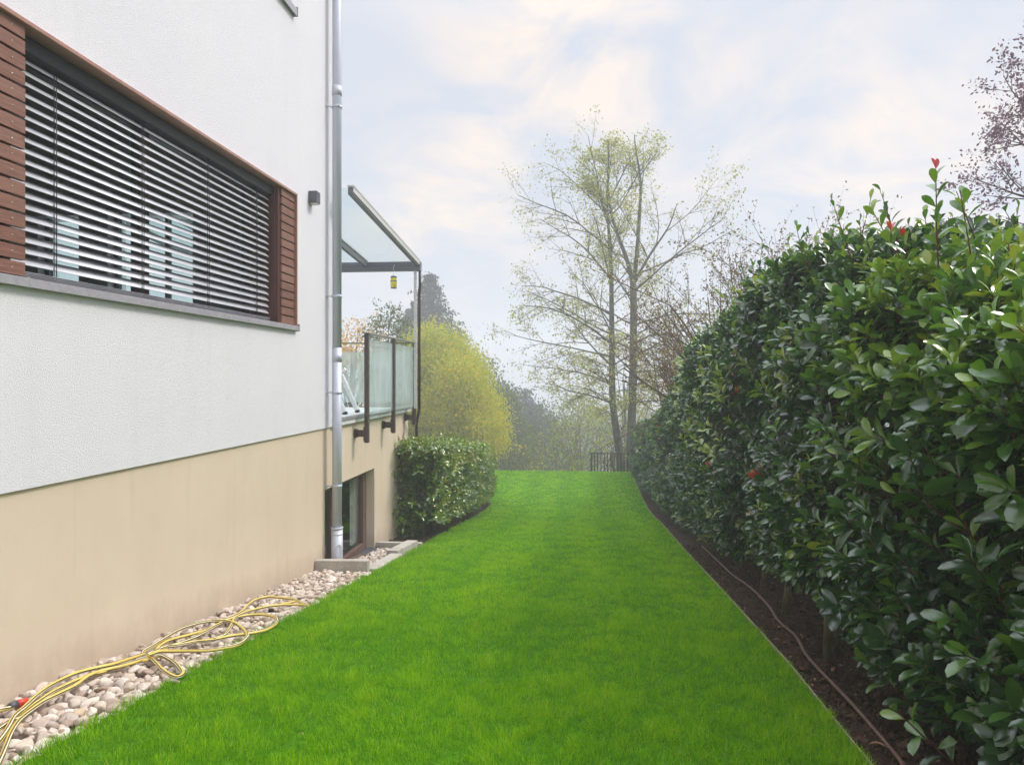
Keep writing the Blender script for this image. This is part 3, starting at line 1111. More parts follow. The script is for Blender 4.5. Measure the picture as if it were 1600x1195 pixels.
def rot_z_tilt(r, n, tilt):
    """mostly flat-lying: random spin about z, small tilt"""
    a = r.uniform(0, 2 * math.pi, n)
    t = r.normal(0, tilt, n)
    c, s = np.cos(a), np.sin(a)
    ct, st = np.cos(t), np.sin(t)
    o, z = np.ones(n), np.zeros(n)
    Rz = np.stack([np.stack([c, -s, z], -1), np.stack([s, c, z], -1), np.stack([z, z, o], -1)], 1)
    Rx = np.stack([np.stack([o, z, z], -1), np.stack([z, ct, -st], -1), np.stack([z, st, ct], -1)], 1)
    return Rz @ Rx


def pebbles():
    r = rngf(11)
    b = MB()
    iv, iff = ico(3)
    temps = []
    for k in range(9):
        v = iv.copy()
        for _ in range(9):      # planar chops make rounded, faceted pebbles
            d = r.normal(size=3)
            d /= np.linalg.norm(d)
            h = r.uniform(0.50, 0.90)
            dd = v @ d
            ex = np.maximum(dd - h, 0)
            v = v - d[None] * (ex * 0.85)[:, None]
        temps.append(v)
    P = []
    # rejection sampling for an even spread, several layers
    def scatter(x0, x1, y0, y1, size, n, zoff, grow=0.0):
        pts = np.stack([r.uniform(x0, x1, n * 4), r.uniform(y0, y1, n * 4)], 1)
        kept = []
        cell = {}
        for p in pts:
            s_ = size * r.uniform(0.5, 1.45)
            key = (int(p[0] / 0.08), int(p[1] / 0.08))
            ok = True
            for i in (-1, 0, 1):
                for j in (-1, 0, 1):
                    for q in cell.get((key[0] + i, key[1] + j), ()):
                        if (p[0] - q[0]) ** 2 + (p[1] - q[1]) ** 2 < (0.80 * (s_ + q[2])) ** 2:
                            ok = False
                            break
                    if not ok:
                        break
                if not ok:
                    break
            if ok:
                cell.setdefault(key, []).append((p[0], p[1], s_))
                kept.append((p[0], p[1], s_, zoff))
            if len(kept) >= n:
                break
        return kept
    P += scatter(-2.64, -2.07, 1.4, 6.84, 0.042, 1200, -0.035)
    P += scatter(-2.64, -2.07, 1.4, 6.84, 0.034, 1200, -0.010)
    P += scatter(-2.63, -2.10, 1.4, 6.80, 0.022, 500, 0.008)
    P += scatter(-2.66, -2.21, 7.0, 8.95, 0.030, 500, -0.055)
    P += scatter(-2.60, -2.22, 7.0, 8.90, 0.026, 450, -0.030)
    P = np.array(P)
    n = len(P)
    pos = np.stack([P[:, 0], P[:, 1], zg(P[:, 1]) + P[:, 3] + r.uniform(-0.006, 0.008, n)], 1)
    # keep off the threshold
    keep = ~((P[:, 1] > 7.7) & (P[:, 0] < -2.58))
    idx = r.integers(0, len(temps), n)
    tint = r.random(n)
    scl = np.stack([P[:, 2] * r.uniform(0.95, 1.4, n), P[:, 2] * r.uniform(0.8, 1.05, n), P[:, 2] * r.uniform(0.50, 0.85, n)], 1)
    rot = rot_z_tilt(r, n, 0.35)
    for k in range(len(temps)):
        q = (idx == k) & keep
        b.instances(temps[k], [iff], pos[q], rot[q], scl[q], tint[q])
    o = b.build('gravel', M['pebble'])
    tag(o, 'pinkish beige rounded pebbles filling the strip between beige wall and lawn', 'gravel', kind='stuff')
    # soil crumbs
    b = MB()
    iv2, if2 = ico(2)
    n = 7500
    Y = 1.8 + 8 * r.random(n) ** 1.6
    X = xr(Y) + 0.03 + r.random(n) * 0.9
    s_ = r.uniform(0.004, 0.016, n) * (1 + (r.random(n) < 0.06) * 1.2)
    pos = np.stack([X, Y, zg(Y) - 0.03 + soil_h(X, Y) + s_ * 0.3], 1)
    scl = np.stack([s_ * r.uniform(0.7, 1.4, n), s_, s_ * r.uniform(0.5, 1, n)], 1)
    jit = iv2 * (1 + 0.25 * rngf(3).normal(size=(len(iv2), 1)))
    b.instances(jit, [if2], pos, rand_rot(r, n), scl, r.random(n), smooth=False)
    o = b.build('soil_crumbs', M['crumb'])
    tag(o, 'dark brown soil crumbs lying on the bed under the hedge', 'soil', kind='stuff')


pebbles()

# ------------------------------------------------------------------ grass


def grass():
    r = rngf(5)
    b = MB()
    tv = np.array([(-0.5, 0, 0), (0.5, 0, 0), (-0.36, 0.12, 0.55), (0.36, 0.12, 0.55), (0, 0.42, 1.0)])
    tf = [np.array([[0, 1, 3, 2]]), np.array([[2, 3, 4]])]
    for y0, y1, dens, w, h in ((1.3, 2.2, 9000, .0030, .034), (2.2, 3.6, 22000, .0026, .032), (3.6, 5.5, 15000, .0030, .032), (5.5, 8.5, 8500, .0038, .030), (8.5, 13, 4000, .0065, .030), (13, 22.8, 1700, .012, .028)):
        xm = 1.7 - (-3.6 if y1 > 14 else -2.12)
        n = int((y1 - y0) * xm * dens)
        Y = r.uniform(y0, y1, n)
        X = r.uniform(-3.6 if y1 > 14 else -2.12, 1.7, n)
        k = (X > xl(Y) - 0.012 + 0.02 * r.normal(size=n)) & (X < xr(Y) + 0.004 + 0.008 * r.normal(size=n))
        X, Y = X[k], Y[k]
        n = len(X)
        cl = 0.55 * fbm(X * 6, Y * 6, 31, 3) + 0.45 * fbm(X * 24, Y * 24, 33, 2)
        big = fbm(X * 1.3, Y * 1.3, 41, 3)
        strp = 0.5 + 0.5 * np.sin(X * 2 * math.pi / 0.9 + 1.0)
        hh = h * (0.30 + 1.35 * np.clip(cl * 2.2 - 0.6, 0, 1)) * r.uniform(0.6, 1.3, n)
        ww = w * r.uniform(0.7, 1.3, n)
        a = r.uniform(0, 2 * math.pi, n)
        lean = np.abs(r.normal(0.30, 0.28, n))
        la = fbm(X * 3, Y * 3, 51, 2) * 4 * math.pi + r.normal(0, 0.9, n)
        # blade frame: z up leaned towards la, x across
        up = np.stack([np.cos(la) * np.sin(lean), np.sin(la) * np.sin(lean), np.cos(lean)], 1)
        xd = np.stack([np.cos(a), np.sin(a), np.zeros(n)], 1)
        xd -= up * np.sum(up * xd, 1, keepdims=True)
        xd /= np.linalg.norm(xd, axis=1, keepdims=True)
        yd = np.cross(up, xd)
        rot = np.stack([xd, yd, up], -1)
        pos = np.stack([X, Y, zg(Y) + lawn_disp(X, Y) - 0.002], 1)
        tint = np.clip(0.24 + 0.18 * big + 0.85 * (cl - 0.45) + 0.17 * strp * np.clip((Y - 3) / 4, 0, 1) + r.normal(0, 0.16, n), 0, 0.92)
        dry = r.random(n) < 0.018
        tint[dry] = r.uniform(0.94, 1.0, dry.sum())
        b.instances(tv, tf, pos, rot, np.stack([ww, hh, hh], 1), tint, smooth=False)
    o = b.build('grass', M['grass'])
    tag(o, 'bright green mown grass of the long lawn beside the house', 'grass', kind='stuff')


grass()
# lawn edging
b = MB()
ye = np.linspace(0.8, 22.4, 90)
pe = [(float(xr(y)) + 0.005, float(y), float(zg(y)) - 0.001) for y in ye]
for i in range(len(pe) - 1):
    b.bar(pe[i], pe[i + 1], 0.006, 0.04)
tag(b.build('lawn_edging', M['edging']), 'thin pale edging strip between the right side of the lawn and the soil', 'lawn edging')

# ------------------------------------------------------------------ hoses


def catmull(pts, n=8):
    pts = [Vector(p) for p in pts]
    P = [pts[0] * 2 - pts[1]] + pts + [pts[-1] * 2 - pts[-2]]
    out = []
    for i in range(1, len(P) - 2):
        p0, p1, p2, p3 = P[i - 1:i + 3]
        for k in range(n):
            t = k / n
            out.append(0.5 * ((2 * p1) + (-p0 + p2) * t + (2 * p0 - 5 * p1 + 4 * p2 - p3) * t * t + (-p0 + 3 * p1 - 3 * p2 + p3) * t ** 3))
    out.append(pts[-1])
    return out


def gp(x, y, h):
    return (x, y, float(zg(y)) + h)


HOSE = [
    [(-2.0, 2.22, 0.04), (-2.1, 2.37, 0.04), (-2.17, 2.47, 0.04), (-2.26, 2.6, 0.04), (-2.33, 2.72, 0.04), (-2.37, 2.83, 0.04), (-2.4, 2.94, 0.04), (-2.41, 3.05, 0.04), (-2.42, 3.17, 0.04), (-2.46, 3.31, 0.04), (-2.45, 3.4, 0.04), (-2.41, 3.48, 0.04), (-2.38, 3.58, 0.04), (-2.37, 3.67, 0.04), (-2.4, 3.71, 0.04), (-2.4, 3.85, 0.04), (-2.37, 3.94, 0.04), (-2.35, 4.09, 0.04), (-2.36, 4.25, 0.04), (-2.38, 4.43, 0.04), (-2.37, 4.58, 0.04), (-2.33, 4.69, 0.04), (-2.27, 4.74, 0.04), (-2.18, 4.74, 0.04), (-2.1, 4.68, 0.04), (-2.04, 4.58, 0.04), (-2.01, 4.47, 0.04), (-2.01, 4.32, 0.04), (-2.07, 4.23, 0.04), (-2.15, 4.16, 0.04), (-2.21, 4.06, 0.04), (-2.29, 4.0, 0.04), (-2.35, 3.91, 0.04), (-2.4, 3.87, 0.04), (-2.4, 3.76, 0.04)],
    [(-2.15, 2.37, 0.052), (-2.23, 2.52, 0.052), (-2.29, 2.62, 0.052), (-2.36, 2.73, 0.052), (-2.4, 2.83, 0.052), (-2.46, 2.97, 0.052), (-2.5, 3.09, 0.052), (-2.52, 3.21, 0.052), (-2.52, 3.32, 0.052), (-2.49, 3.4, 0.052), (-2.45, 3.47, 0.052), (-2.43, 3.56, 0.052), (-2.41, 3.67, 0.052), (-2.43, 3.71, 0.052), (-2.46, 3.86, 0.052), (-2.49, 4.02, 0.052), (-2.52, 4.2, 0.052), (-2.51, 4.34, 0.052), (-2.47, 4.44, 0.052), (-2.38, 4.49, 0.052), (-2.27, 4.44, 0.052), (-2.15, 4.31, 0.052), (-2.05, 4.17, 0.052), (-2.0, 4.04, 0.052), (-1.99, 3.92, 0.052), (-2.03, 3.85, 0.052), (-2.1, 3.79, 0.052), (-2.19, 3.77, 0.052), (-2.29, 3.75, 0.052), (-2.35, 3.73, 0.052), (-2.36, 3.65, 0.052)],
    [(-2.34, 2.6, 0.034), (-2.35, 2.65, 0.034), (-2.37, 2.71, 0.034), (-2.37, 2.77, 0.034), (-2.4, 2.85, 0.034), (-2.44, 2.97, 0.034), (-2.47, 3.09, 0.034), (-2.48, 3.2, 0.034), (-2.48, 3.31, 0.034), (-2.45, 3.39, 0.034), (-2.43, 3.49, 0.034), (-2.41, 3.58, 0.034), (-2.36, 3.63, 0.034), (-2.37, 3.64, 0.034), (-2.36, 3.69, 0.034), (-2.32, 3.71, 0.034), (-2.21, 3.63, 0.034), (-2.1, 3.52, 0.034), (-2.03, 3.43, 0.034), (-2.03, 3.37, 0.034), (-2.15, 3.46, 0.034), (-2.25, 3.56, 0.034), (-2.33, 3.64, 0.034)],
    [(-2.01, 5.06, 0.046), (-2.07, 5.08, 0.046), (-2.19, 5.06, 0.046), (-2.28, 5.0, 0.046), (-2.33, 4.89, 0.046), (-2.36, 4.76, 0.046), (-2.35, 4.61, 0.046), (-2.29, 4.45, 0.046), (-2.23, 4.29, 0.046), (-2.19, 4.15, 0.046), (-2.21, 4.06, 0.046)],
    [(-2.12, 5.19, 0.036), (-2.23, 5.31, 0.036), (-2.37, 5.36, 0.036), (-2.47, 5.37, 0.036), (-2.51, 5.26, 0.036), (-2.48, 5.06, 0.036), (-2.42, 4.85, 0.036), (-2.4, 4.67, 0.036), (-2.41, 4.58, 0.036), (-2.42, 4.48, 0.036)],
    [(-2.2, 5.26, 0.032), (-2.23, 5.19, 0.032), (-2.26, 5.11, 0.032)],
    [(-2.4, 4.31, 0.03), (-2.44, 4.18, 0.03), (-2.48, 4.06, 0.03), (-2.47, 3.94, 0.03), (-2.42, 3.8, 0.03)],
    [(-2.51, 2.8, 0.038), (-2.51, 2.83, 0.038), (-2.49, 2.86, 0.038), (-2.49, 2.89, 0.038)],
]

hs = empty('garden_hose', gp(-2.4, 3.2, 0), 'yellow garden hose with black stripes lying in long loops on the gravel', 'garden hose')
b = MB()
mis = [0, 0, 1, 2, 1, 0, 0, 0, 1, 2, 1, 0]
for path in HOSE:
    pts = catmull([gp(x, y, h) for x, y, h in path], 8)
    b.tube(pts, 0.0098, 12, mis=mis, twist=0.03)
b.build('hose_line', [M['hose_yellow'], M['hose_black'], M['hose_cream']], hs)
b = MB()
c0, c1 = Vector(gp(-2.488, 2.895, 0.042)), Vector(gp(-2.512, 2.79, 0.042))
dirh = (c0 - c1).normalized()
b.tube([c0 - dirh * 0.002, c0 + dirh * 0.045], [0.017, 0.015], 14)
co = b.build('connector', M['red_plastic'], hs)
b = MB()
b.tube([c0 - dirh * 0.035, c0 - dirh * 0.003], [0.0145, 0.0165], 14)
b.build('collar', M['lamp_grey'], co)

DR = [(1.10, 2.2), (1.19, 2.70), (1.235, 2.94), (1.265, 3.42), (1.30, 4.02), (1.335, 4.35), (1.385, 4.72), (1.41, 5.2), (1.475, 5.71), (1.50, 6.2), (1.53, 6.71), (1.51, 7.2), (1.515, 7.52), (1.56, 8.2), (1.60, 9.5)]
b = MB()
b.tube(catmull([gp(x, y, 0.020 + 0.008 * math.sin(i * 2.3)) for i, (x, y) in enumerate(DR)], 8), 0.0085, 10)
tag(b.build('drip_hose', M['drip']), 'thin brown watering hose lying on the dark soil along the hedge', 'hose')

# ------------------------------------------------------------------ leaves


def leaf_template(hi=True):
    if hi:
        rows = [(0.0, 0.0), (0.15, 0.050), (0.40, 0.145), (0.66, 0.192), (0.88, 0.135), (1.0, 0.0)]
        v, idx = [], []
        for t, w in rows:
            zc_ = 0.10 * t - 0.24 * t * t
            if w == 0:
                idx.append([len(v)])
                v.append((t, 0, zc_))
            else:
                idx.append([len(v), len(v) + 1, len(v) + 2])
                v += [(t, w, zc_ + w * 0.38), (t, 0, zc_), (t, -w, zc_ + w * 0.38)]
        q, tr_ = [], []
        for i in range(len(rows) - 1):
            a, c = idx[i], idx[i + 1]
            if len(a) == 1:
                tr_ += [(a[0], c[1], c[0]), (a[0], c[2], c[1])]
            elif len(c) == 1:
                tr_ += [(a[0], a[1], c[0]), (a[1], a[2], c[0])]
            else:
                q += [(a[0], a[1], c[1], c[0]), (a[1], a[2], c[2], c[1])]
        return np.array(v, float), [np.array(q), np.array(tr_)]
    v = np.array([(0, 0, 0), (0.45, 0.21, 0.05), (0.5, 0, -0.02), (0.45, -0.21, 0.05), (1, 0, -0.12)], float)
    return v, [np.array([(0, 2, 1), (0, 3, 2), (2, 4, 1), (3, 4, 2)])]


LEAF_HI, LEAF_LO = leaf_template(True), leaf_template(False)
DIAMOND = (np.array([(0, 0, 0), (0.5, 0.28, 0.04), (0.5, -0.28, 0.04), (1, 0, 0)], float), [np.array([(0, 2, 1), (1, 2, 3)])])


def norm(a):
    return a / (np.linalg.norm(a, axis=-1, keepdims=True) + 1e-9)


def leaf_frames(d, up):
    """frames with x along d, z as near as possible to up"""
    x = norm(d)
    z = norm(up - x * np.sum(x * up, -1, keepdims=True))
    y = np.cross(z, x)
    return np.stack([x, y, z], -1)


def shoots(b, r, base, axis, length, nleaf, lsize, tmpl, tint0, tip_tint=None, spread=(1.25, 0.45), mi=0):
    """vectorised leafy shoots: base,axis (n,3); length,lsize,tint0 (n,)"""
    n = len(base)
    ref = norm(np.cross(axis, r.normal(size=(n, 3))))
    ref2 = np.cross(axis, ref)
    ph0 = r.uniform(0, 6.28, n)
    for j in range(nleaf):
        f = (j + 0.5) / nleaf
        ph = ph0 + j * 2.4 + r.normal(0, 0.2, n)
        rad = ref * np.cos(ph)[:, None] + ref2 * np.sin(ph)[:, None]
        an = spread[0] * (1 - f) + spread[1] * f + r.normal(0, 0.15, n)
        d = axis * np.cos(an)[:, None] + rad * np.sin(an)[:, None]
        d[:, 2] -= 0.12 * (1 - f)
        up = axis + 0.45 * np.array([0, 0, 1.0]) + 0.35 * r.normal(size=(n, 3))
        pos = base + axis * (length * f)[:, None]
        rot = leaf_frames(d, up)
        s_ = lsize * r.uniform(0.75, 1.15, n) * (1 - 0.35 * f * f)
        tint = np.clip(tint0 + (0.22 * f if tip_tint is None else tip_tint * f) + r.normal(0, 0.06, n), 0, 0.93)
        sc = np.stack([s_, s_ * r.uniform(0.9, 1.25, n), s_ * r.uniform(0.6, 1.6, n)], 1)
        b.instances(tmpl[0], tmpl[1], pos, rot, sc, tint, mi)
    return


def hedge(name, label, seed, y0, y1, xc, hw, zt, zb_off, bands, mat, stems, spikes=None, ends=True, tintbase=0.28, yellow=0.0, leafsz=1.0):
    """rounded clipped hedge running along Y. bands: list of (ya, yb, shoots per m2, leaves per shoot, leaf length, template, layers)"""
    r = rngf(seed)
    root = empty(name, (xc(0.5 * (y0 + y1)) if callable(xc) else xc, 0.5 * (y0 + y1), float(zg(0.5 * (y0 + y1)))), label, 'hedge')
    b = MB()
    tw = MB()
    for ya, yb, dens, nl, ls, tmpl, layers in bands:
        L = yb - ya
        H = 2.9 if hw > 0.5 else 1.25
        for li, depth in enumerate(layers):
            n = int(dens * L * (2 * H + 1.5) / 2 * (1.0 if li == 0 else 0.75))
            Y = r.uniform(ya, yb, n)
            # angle in cross-section: 0 = back, pi/2 = top, pi = front; below: sides
            u = r.random(n)
            front = u < 0.62
            phi = np.where(front, r.uniform(math.pi * 0.5, math.pi * 1.36, n), r.uniform(-0.15 * math.pi, math.pi * 0.5, n))
            top = zt(Y)
            bot = zg(Y) + zb_off * np.interp(Y, [4, 5.5, 8, 11], [1.0, 0.85, 0.45, 0.1])
            cz, hz = (top + bot) / 2, (top - bot) / 2
            ex = 0.55
            cx_, sx_ = np.cos(phi), np.sin(phi)
            xe = np.sign(cx_) * np.abs(cx_) ** ex
            ze = np.sign(sx_) * np.abs(sx_) ** ex
            bul = (fbm(Y * 1.3, phi * 1.6 + 5, seed, 3) - 0.5) * 0.55 * hw / 0.9
            k = depth + bul + r.normal(0, 0.03 if hw > 0.5 else 0.09, n)
            wy = hw
            # taper the ends
            de = np.minimum(Y - y0, y1 - Y)
            endk = np.sqrt(np.clip(de / (0.5 * hw), 0.02, 1)) if ends else 1.0
            XC = xc(Y) if callable(xc) else xc
            X = XC + xe * wy * k * (0.55 + 0.45 * endk)
            Z = cz + ze * hz * (1 + (k - 1) * 0.35) * (0.8 + 0.2 * endk)
            nrm = np.stack([cx_, r.normal(0, 0.25, n) + np.where(Y - y0 < 0.4, -0.8, 0) + np.where(y1 - Y < 0.4, 0.8, 0), sx_ * hw / np.maximum(hz, 0.3)], 1)
            ax = norm(norm(nrm) * 0.75 + np.array([0, 0, 0.62]) + 0.42 * r.normal(size=(n, 3)))
            base = np.stack([X, Y, Z], 1)
            ln = ls * r.uniform(0.7, 1.5, n)
            base -= ax * (ln * 0.5)[:, None]
            patch = fbm(Y * 0.9 + 3, Z * 1.2, seed + 9, 2)
            t0 = tintbase + 0.34 * (patch - 0.5) + yellow * (Z > top - 0.3) + r.normal(0, 0.12, n)
            young = r.random(n) < 0.20
            t0 = np.where(young & (li == 0), t0 + 0.36, t0)
            if li > 0:
                t0 = t0 - 0.05
            shoots(b, r, base, ax, ln, nl, np.full(n, ls * (1.0 if depth > 0.6 else 1.6)), tmpl if depth > 0.6 else LEAF_LO, t0)
            if depth < 0.6:
                continue
            if tmpl is LEAF_HI and li < 2:
                e = base + ax * ln[:, None]
                s0 = base - norm(nrm) * 0.22 - np.array([0, 0, 0.12])
                tw.frustums(np.concatenate([s0, base, np.full((n, 1), 0.0036), np.full((n, 1), 0.0028)], 1)[::2], 5)
                tw.frustums(np.concatenate([base, e, np.full((n, 1), 0.0028), np.full((n, 1), 0.0015)], 1), 5)
    if spikes is not None:
        spikes(b, tw, r)
    b.build('foliage', mat, root)
    if tw.v:
        tw.build('twigs', M['twig_red'], root)
    for sx, sy, h, rad in stems:
        s = MB()
        x0, z0 = sx, float(zg(sy)) - 0.08
        rr = random.Random(int(sx * 1000 + sy * 77))
        p = [(x0, sy, z0)]
        for q in range(1, 6):
            p.append((x0 + rr.uniform(-.03, .03) * q * 0.7 + 0.05 * q * h / 3, sy + rr.uniform(-.03, .03) * q * .7, z0 + h * q / 5))
        s.tube(p, [rad * (1.15 - 0.15 * q) for q in range(6)], 10)
        s.build('stem', M['stem_bark'], root)
    return root


def zt_main(Y):
    return np.interp(Y, [3, 4, 5, 7, 9, 12, 14, 16, 20, 22.5], [0.62, 0.76, 0.93, 0.82, 0.50, 0.00, -0.42, -0.80, -1.30, -1.50]) + 0.16 * (fbm(np.asarray(Y) * 1.7, np.asarray(Y) * 0 + 2, 77, 2) - 0.5)


def xc_main(Y):
    return xr(Y) + 1.06 - np.interp(Y, [4, 6, 10], [0.0, 0.02, 0.10])


stemsR = [(1.50, 4.45, 1.5, 0.028), (1.60, 4.62, 1.6, 0.022), (1.68, 4.80, 1.5, 0.020), (1.57, 5.60, 1.4, 0.028), (1.62, 5.80, 1.4, 0.026), (1.68, 6.75, 1.3, 0.024), (1.70, 7.8, 1.3, 0.024), (1.75, 9.1, 1.2, 0.024), (1.75, 10.6, 1.2, 0.024), (1.85, 3.9, 1.6, 0.025), (2.1, 5.2, 1.8, 0.03), (2.2, 6.6, 1.8, 0.03)]


def extra_sprigs(b, tw, r):
    # a few red young tips and yellowing leaves in the front face, and tips above the top
    n = 34
    Y = 3.9 + 10 * r.random(n) ** 1.4
    hz = r.random(n)
    X = xc_main(Y) - 0.98 + 0.35 * hz ** 4
    Z = zg(Y) + 0.6 + hz * (zt_main(Y) - zg(Y) - 0.6)
    ax = norm(np.stack([np.full(n, -0.6), r.normal(0, .4, n), np.full(n, 0.7)], 1))
    kind = r.random(n)
    base = np.stack([X, Y, Z], 1)
    for j in range(4):
        rot = leaf_frames(ax + 0.5 * r.normal(size=(n, 3)), r.normal(size=(n, 3)) + np.array([-1, 0, 1]))
        s_ = r.uniform(0.05, 0.085, n)
        t = np.where(kind < 0.45, r.uniform(0.962, 1.0, n), r.uniform(0.90, 0.955, n))
        b.instances(LEAF_HI[0], LEAF_HI[1], base, rot, np.stack([s_, s_, s_], 1), t)
    n = 30        # bright yellow green young shoots in the middle of the face
    Y = r.uniform(6.2, 9.5, n)
    X = xc_main(Y) - 0.98
    Z = r.uniform(-0.9, 0.2, n)
    ax = norm(np.stack([np.full(n, -0.7), r.normal(-.2, .3, n), np.full(n, 0.8)], 1))
    base = np.stack([X, Y, Z], 1)
    shoots(b, r, base, ax, np.full(n, 0.14), 8, np.full(n, 0.11), LEAF_HI, r.uniform(0.70, 0.85, n))
    n = 170
    Y = 3.7 + 9 * r.random(n)
    X = xc_main(Y) + r.uniform(-0.85, 0.4, n)
    Z = zt_main(Y) - 0.14
    ax = norm(np.stack([r.normal(-.15, .3, n), r.normal(0, .3, n), np.ones(n)], 1))
    ln = r.uniform(0.14, 0.42, n)
    base = np.stack([X, Y, Z], 1)
    shoots(b, r, base, ax, ln, 9, np.full(n, 0.090), LEAF_HI, r.uniform(0.4, 0.7, n))
    tw.frustums(np.concatenate([base, base + ax * ln[:, None], np.full((n, 1), 0.004), np.full((n, 1), 0.0015)], 1), 5)


hedge('photinia_hedge', 'long tall dark green hedge with glossy leaves running along the right side of the lawn', 21, 3.55, 22.6, xc_main, 0.93, zt_main, 0.30,
      [(3.55, 6.0, 135, 9, 0.108, LEAF_HI, (1.0, 0.90, 0.76, 0.5)), (6.0, 9.5, 125, 8, 0.100, LEAF_HI, (1.0, 0.86, 0.5)), (9.5, 14, 100, 8, 0.100, LEAF_LO, (1.0, 0.86, 0.5)), (14, 22.6, 80, 8, 0.100, LEAF_LO, (1.0, 0.83, 0.5))],
      M['photinia'], stemsR, extra_sprigs)


def shrub():
    r = rngf(77)
    root = empty('photinia_shrub', (2.1, 2.9, float(zg(2.9))), 'tall loose photinia shrub nearest the camera with long upright shoots and red tips', 'shrub')
    b, tw = MB(), MB()
    # inner mass
    y0, y1, xc, hw = 1.5, 3.75, 2.14, 0.86
    for li, depth in enumerate((1.0, 0.88, 0.74, 0.55)):
        n = (900, 800, 700, 700)[li]
        Y = r.uniform(y0, y1, n)
        phi = np.where(r.random(n) < 0.68, r.uniform(math.pi * 0.5, math.pi * 1.42, n), r.uniform(-0.2 * math.pi, math.pi * 0.5, n))
        top = np.interp(Y, [1.5, 2.7, 3.2, 3.75], [0.15, 0.30, 0.46, 0.60])
        bot = zg(Y) + 0.06
        cz, hz = (top + bot) / 2, (top - bot) / 2
        cx_, sx_ = np.cos(phi), np.sin(phi)
        k = depth + (fbm(Y * 2, phi * 2, 4, 3) - 0.5) * 0.42 + r.normal(0, 0.04, n)
        X = xc + np.sign(cx_) * np.abs(cx_) ** 0.6 * hw * k
        Z = cz + np.sign(sx_) * np.abs(sx_) ** 0.6 * hz * (1 + (k - 1) * 0.3)
        nrm = np.stack([cx_, r.normal(0, 0.3, n), 0.4 * sx_], 1)
        ax = norm(norm(nrm) * 0.7 + np.array([0, 0, 0.75]) + 0.38 * r.normal(size=(n, 3)))
        ln = r.uniform(0.08, 0.18, n)
        base = np.stack([X, Y, Z], 1) - ax * (ln * 0.5)[:, None]
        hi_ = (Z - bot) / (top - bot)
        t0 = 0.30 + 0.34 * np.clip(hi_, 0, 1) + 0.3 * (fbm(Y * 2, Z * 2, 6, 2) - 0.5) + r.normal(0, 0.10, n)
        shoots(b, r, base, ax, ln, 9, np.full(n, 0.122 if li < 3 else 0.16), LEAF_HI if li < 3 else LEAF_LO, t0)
        tw.frustums(np.concatenate([base - norm(nrm) * 0.2 - np.array([0, 0, 0.15]), base, np.full((n, 1), 0.0038), np.full((n, 1), 0.003)], 1)[::2], 5)
        tw.frustums(np.concatenate([base, base + ax * ln[:, None], np.full((n, 1), 0.003), np.full((n, 1), 0.0018)], 1), 5)
    # long shoots: foot, tip
    LS = [((1.598, 3.2, 0.02), (1.573, 3.3, 0.92), 1), ((1.75, 3.3, 0.1), (1.625, 3.2, 0.80), 0), ((1.60, 3.4, 0.0), (1.466, 3.5, 0.69), 1), ((1.62, 3.4, 0.1), (1.484, 3.4, 0.63), 1),
          ((1.62, 3.1, -0.2), (1.362, 3.2, 0.42), 0), ((1.55, 3.2, -0.3), (1.322, 3.3, 0.34), 0), ((1.85, 3.0, -0.2), (1.70, 3.0, 0.56), 0), ((1.72, 3.6, 0.2), (1.53, 3.9, 0.90), 0),
          ((1.55, 3.0, -0.55), (1.335, 3.1, -0.03), 0), ((1.50, 2.9, -1.2), (1.22, 3.0, -0.76), 0), ((1.45, 3.1, -1.45), (1.18, 3.2, -1.17), 0), ((1.55, 2.9, -0.9), (1.26, 3.0, -0.45), 0),
          ((1.6, 2.7, -0.8), (1.30, 2.8, -0.27), 0), ((1.40, 2.7, -1.45), (1.13, 2.7, -1.2), 0), ((1.6, 2.6, -1.0), (1.31, 2.6, -0.47), 0), ((1.75, 2.7, -0.5), (1.47, 2.7, 0.08), 0), ((1.7, 2.8, -0.6), (1.46, 2.9, -0.12), 0), ((1.8, 3.0, -0.1), (1.60, 2.9, 0.45), 0),
          ((1.75, 3.2, 0.2), (1.66, 3.3, 0.82), 0)]
    for i, (a, c, red) in enumerate(LS):
        a, c = Vector(a), Vector(c)
        mid = (a + c) / 2 + Vector((r.normal(0, .02), r.normal(0, .02), 0))
        pts = catmull([tuple(a), tuple(mid), tuple(c)], 8)
        tw.tube(pts, [0.0055 * (1 - 0.65 * q / (len(pts) - 1)) for q in range(len(pts))], 6)
        Ltot = (c - a).length
        nl = int(Ltot / 0.034)
        ps = np.array([tuple(pts[min(int(q / nl * (len(pts) - 1)), len(pts) - 2)].lerp(pts[min(int(q / nl * (len(pts) - 1)), len(pts) - 2) + 1], (q / nl * (len(pts) - 1)) % 1)) for q in range(nl)])
        ax = np.array(tuple((c - a).normalized()))
        ph = np.arange(nl) * 2.4 + r.uniform(0, 6)
        ref = norm(np.cross(ax, np.array([0.3, 1, 0.1])))
        ref2 = np.cross(ax, ref)
        rad = ref[None] * np.cos(ph)[:, None] + ref2[None] * np.sin(ph)[:, None]
        f = np.arange(nl) / nl
        an = 1.15 - 0.75 * f ** 3 + r.normal(0, 0.12, nl)
        d = ax[None] * np.cos(an)[:, None] + rad * np.sin(an)[:, None]
        rot = leaf_frames(d, np.repeat(ax[None], nl, 0) + 0.25 * r.normal(size=(nl, 3)))
        s_ = (0.108 - 0.035 * f ** 4) * r.uniform(0.85, 1.15, nl)
        t = np.clip(0.48 + 0.30 * f + r.normal(0, 0.08, nl), 0, 0.93)
        b.instances(LEAF_HI[0], LEAF_HI[1], ps, rot, np.stack([s_, s_ * 1.1, s_], 1), t)
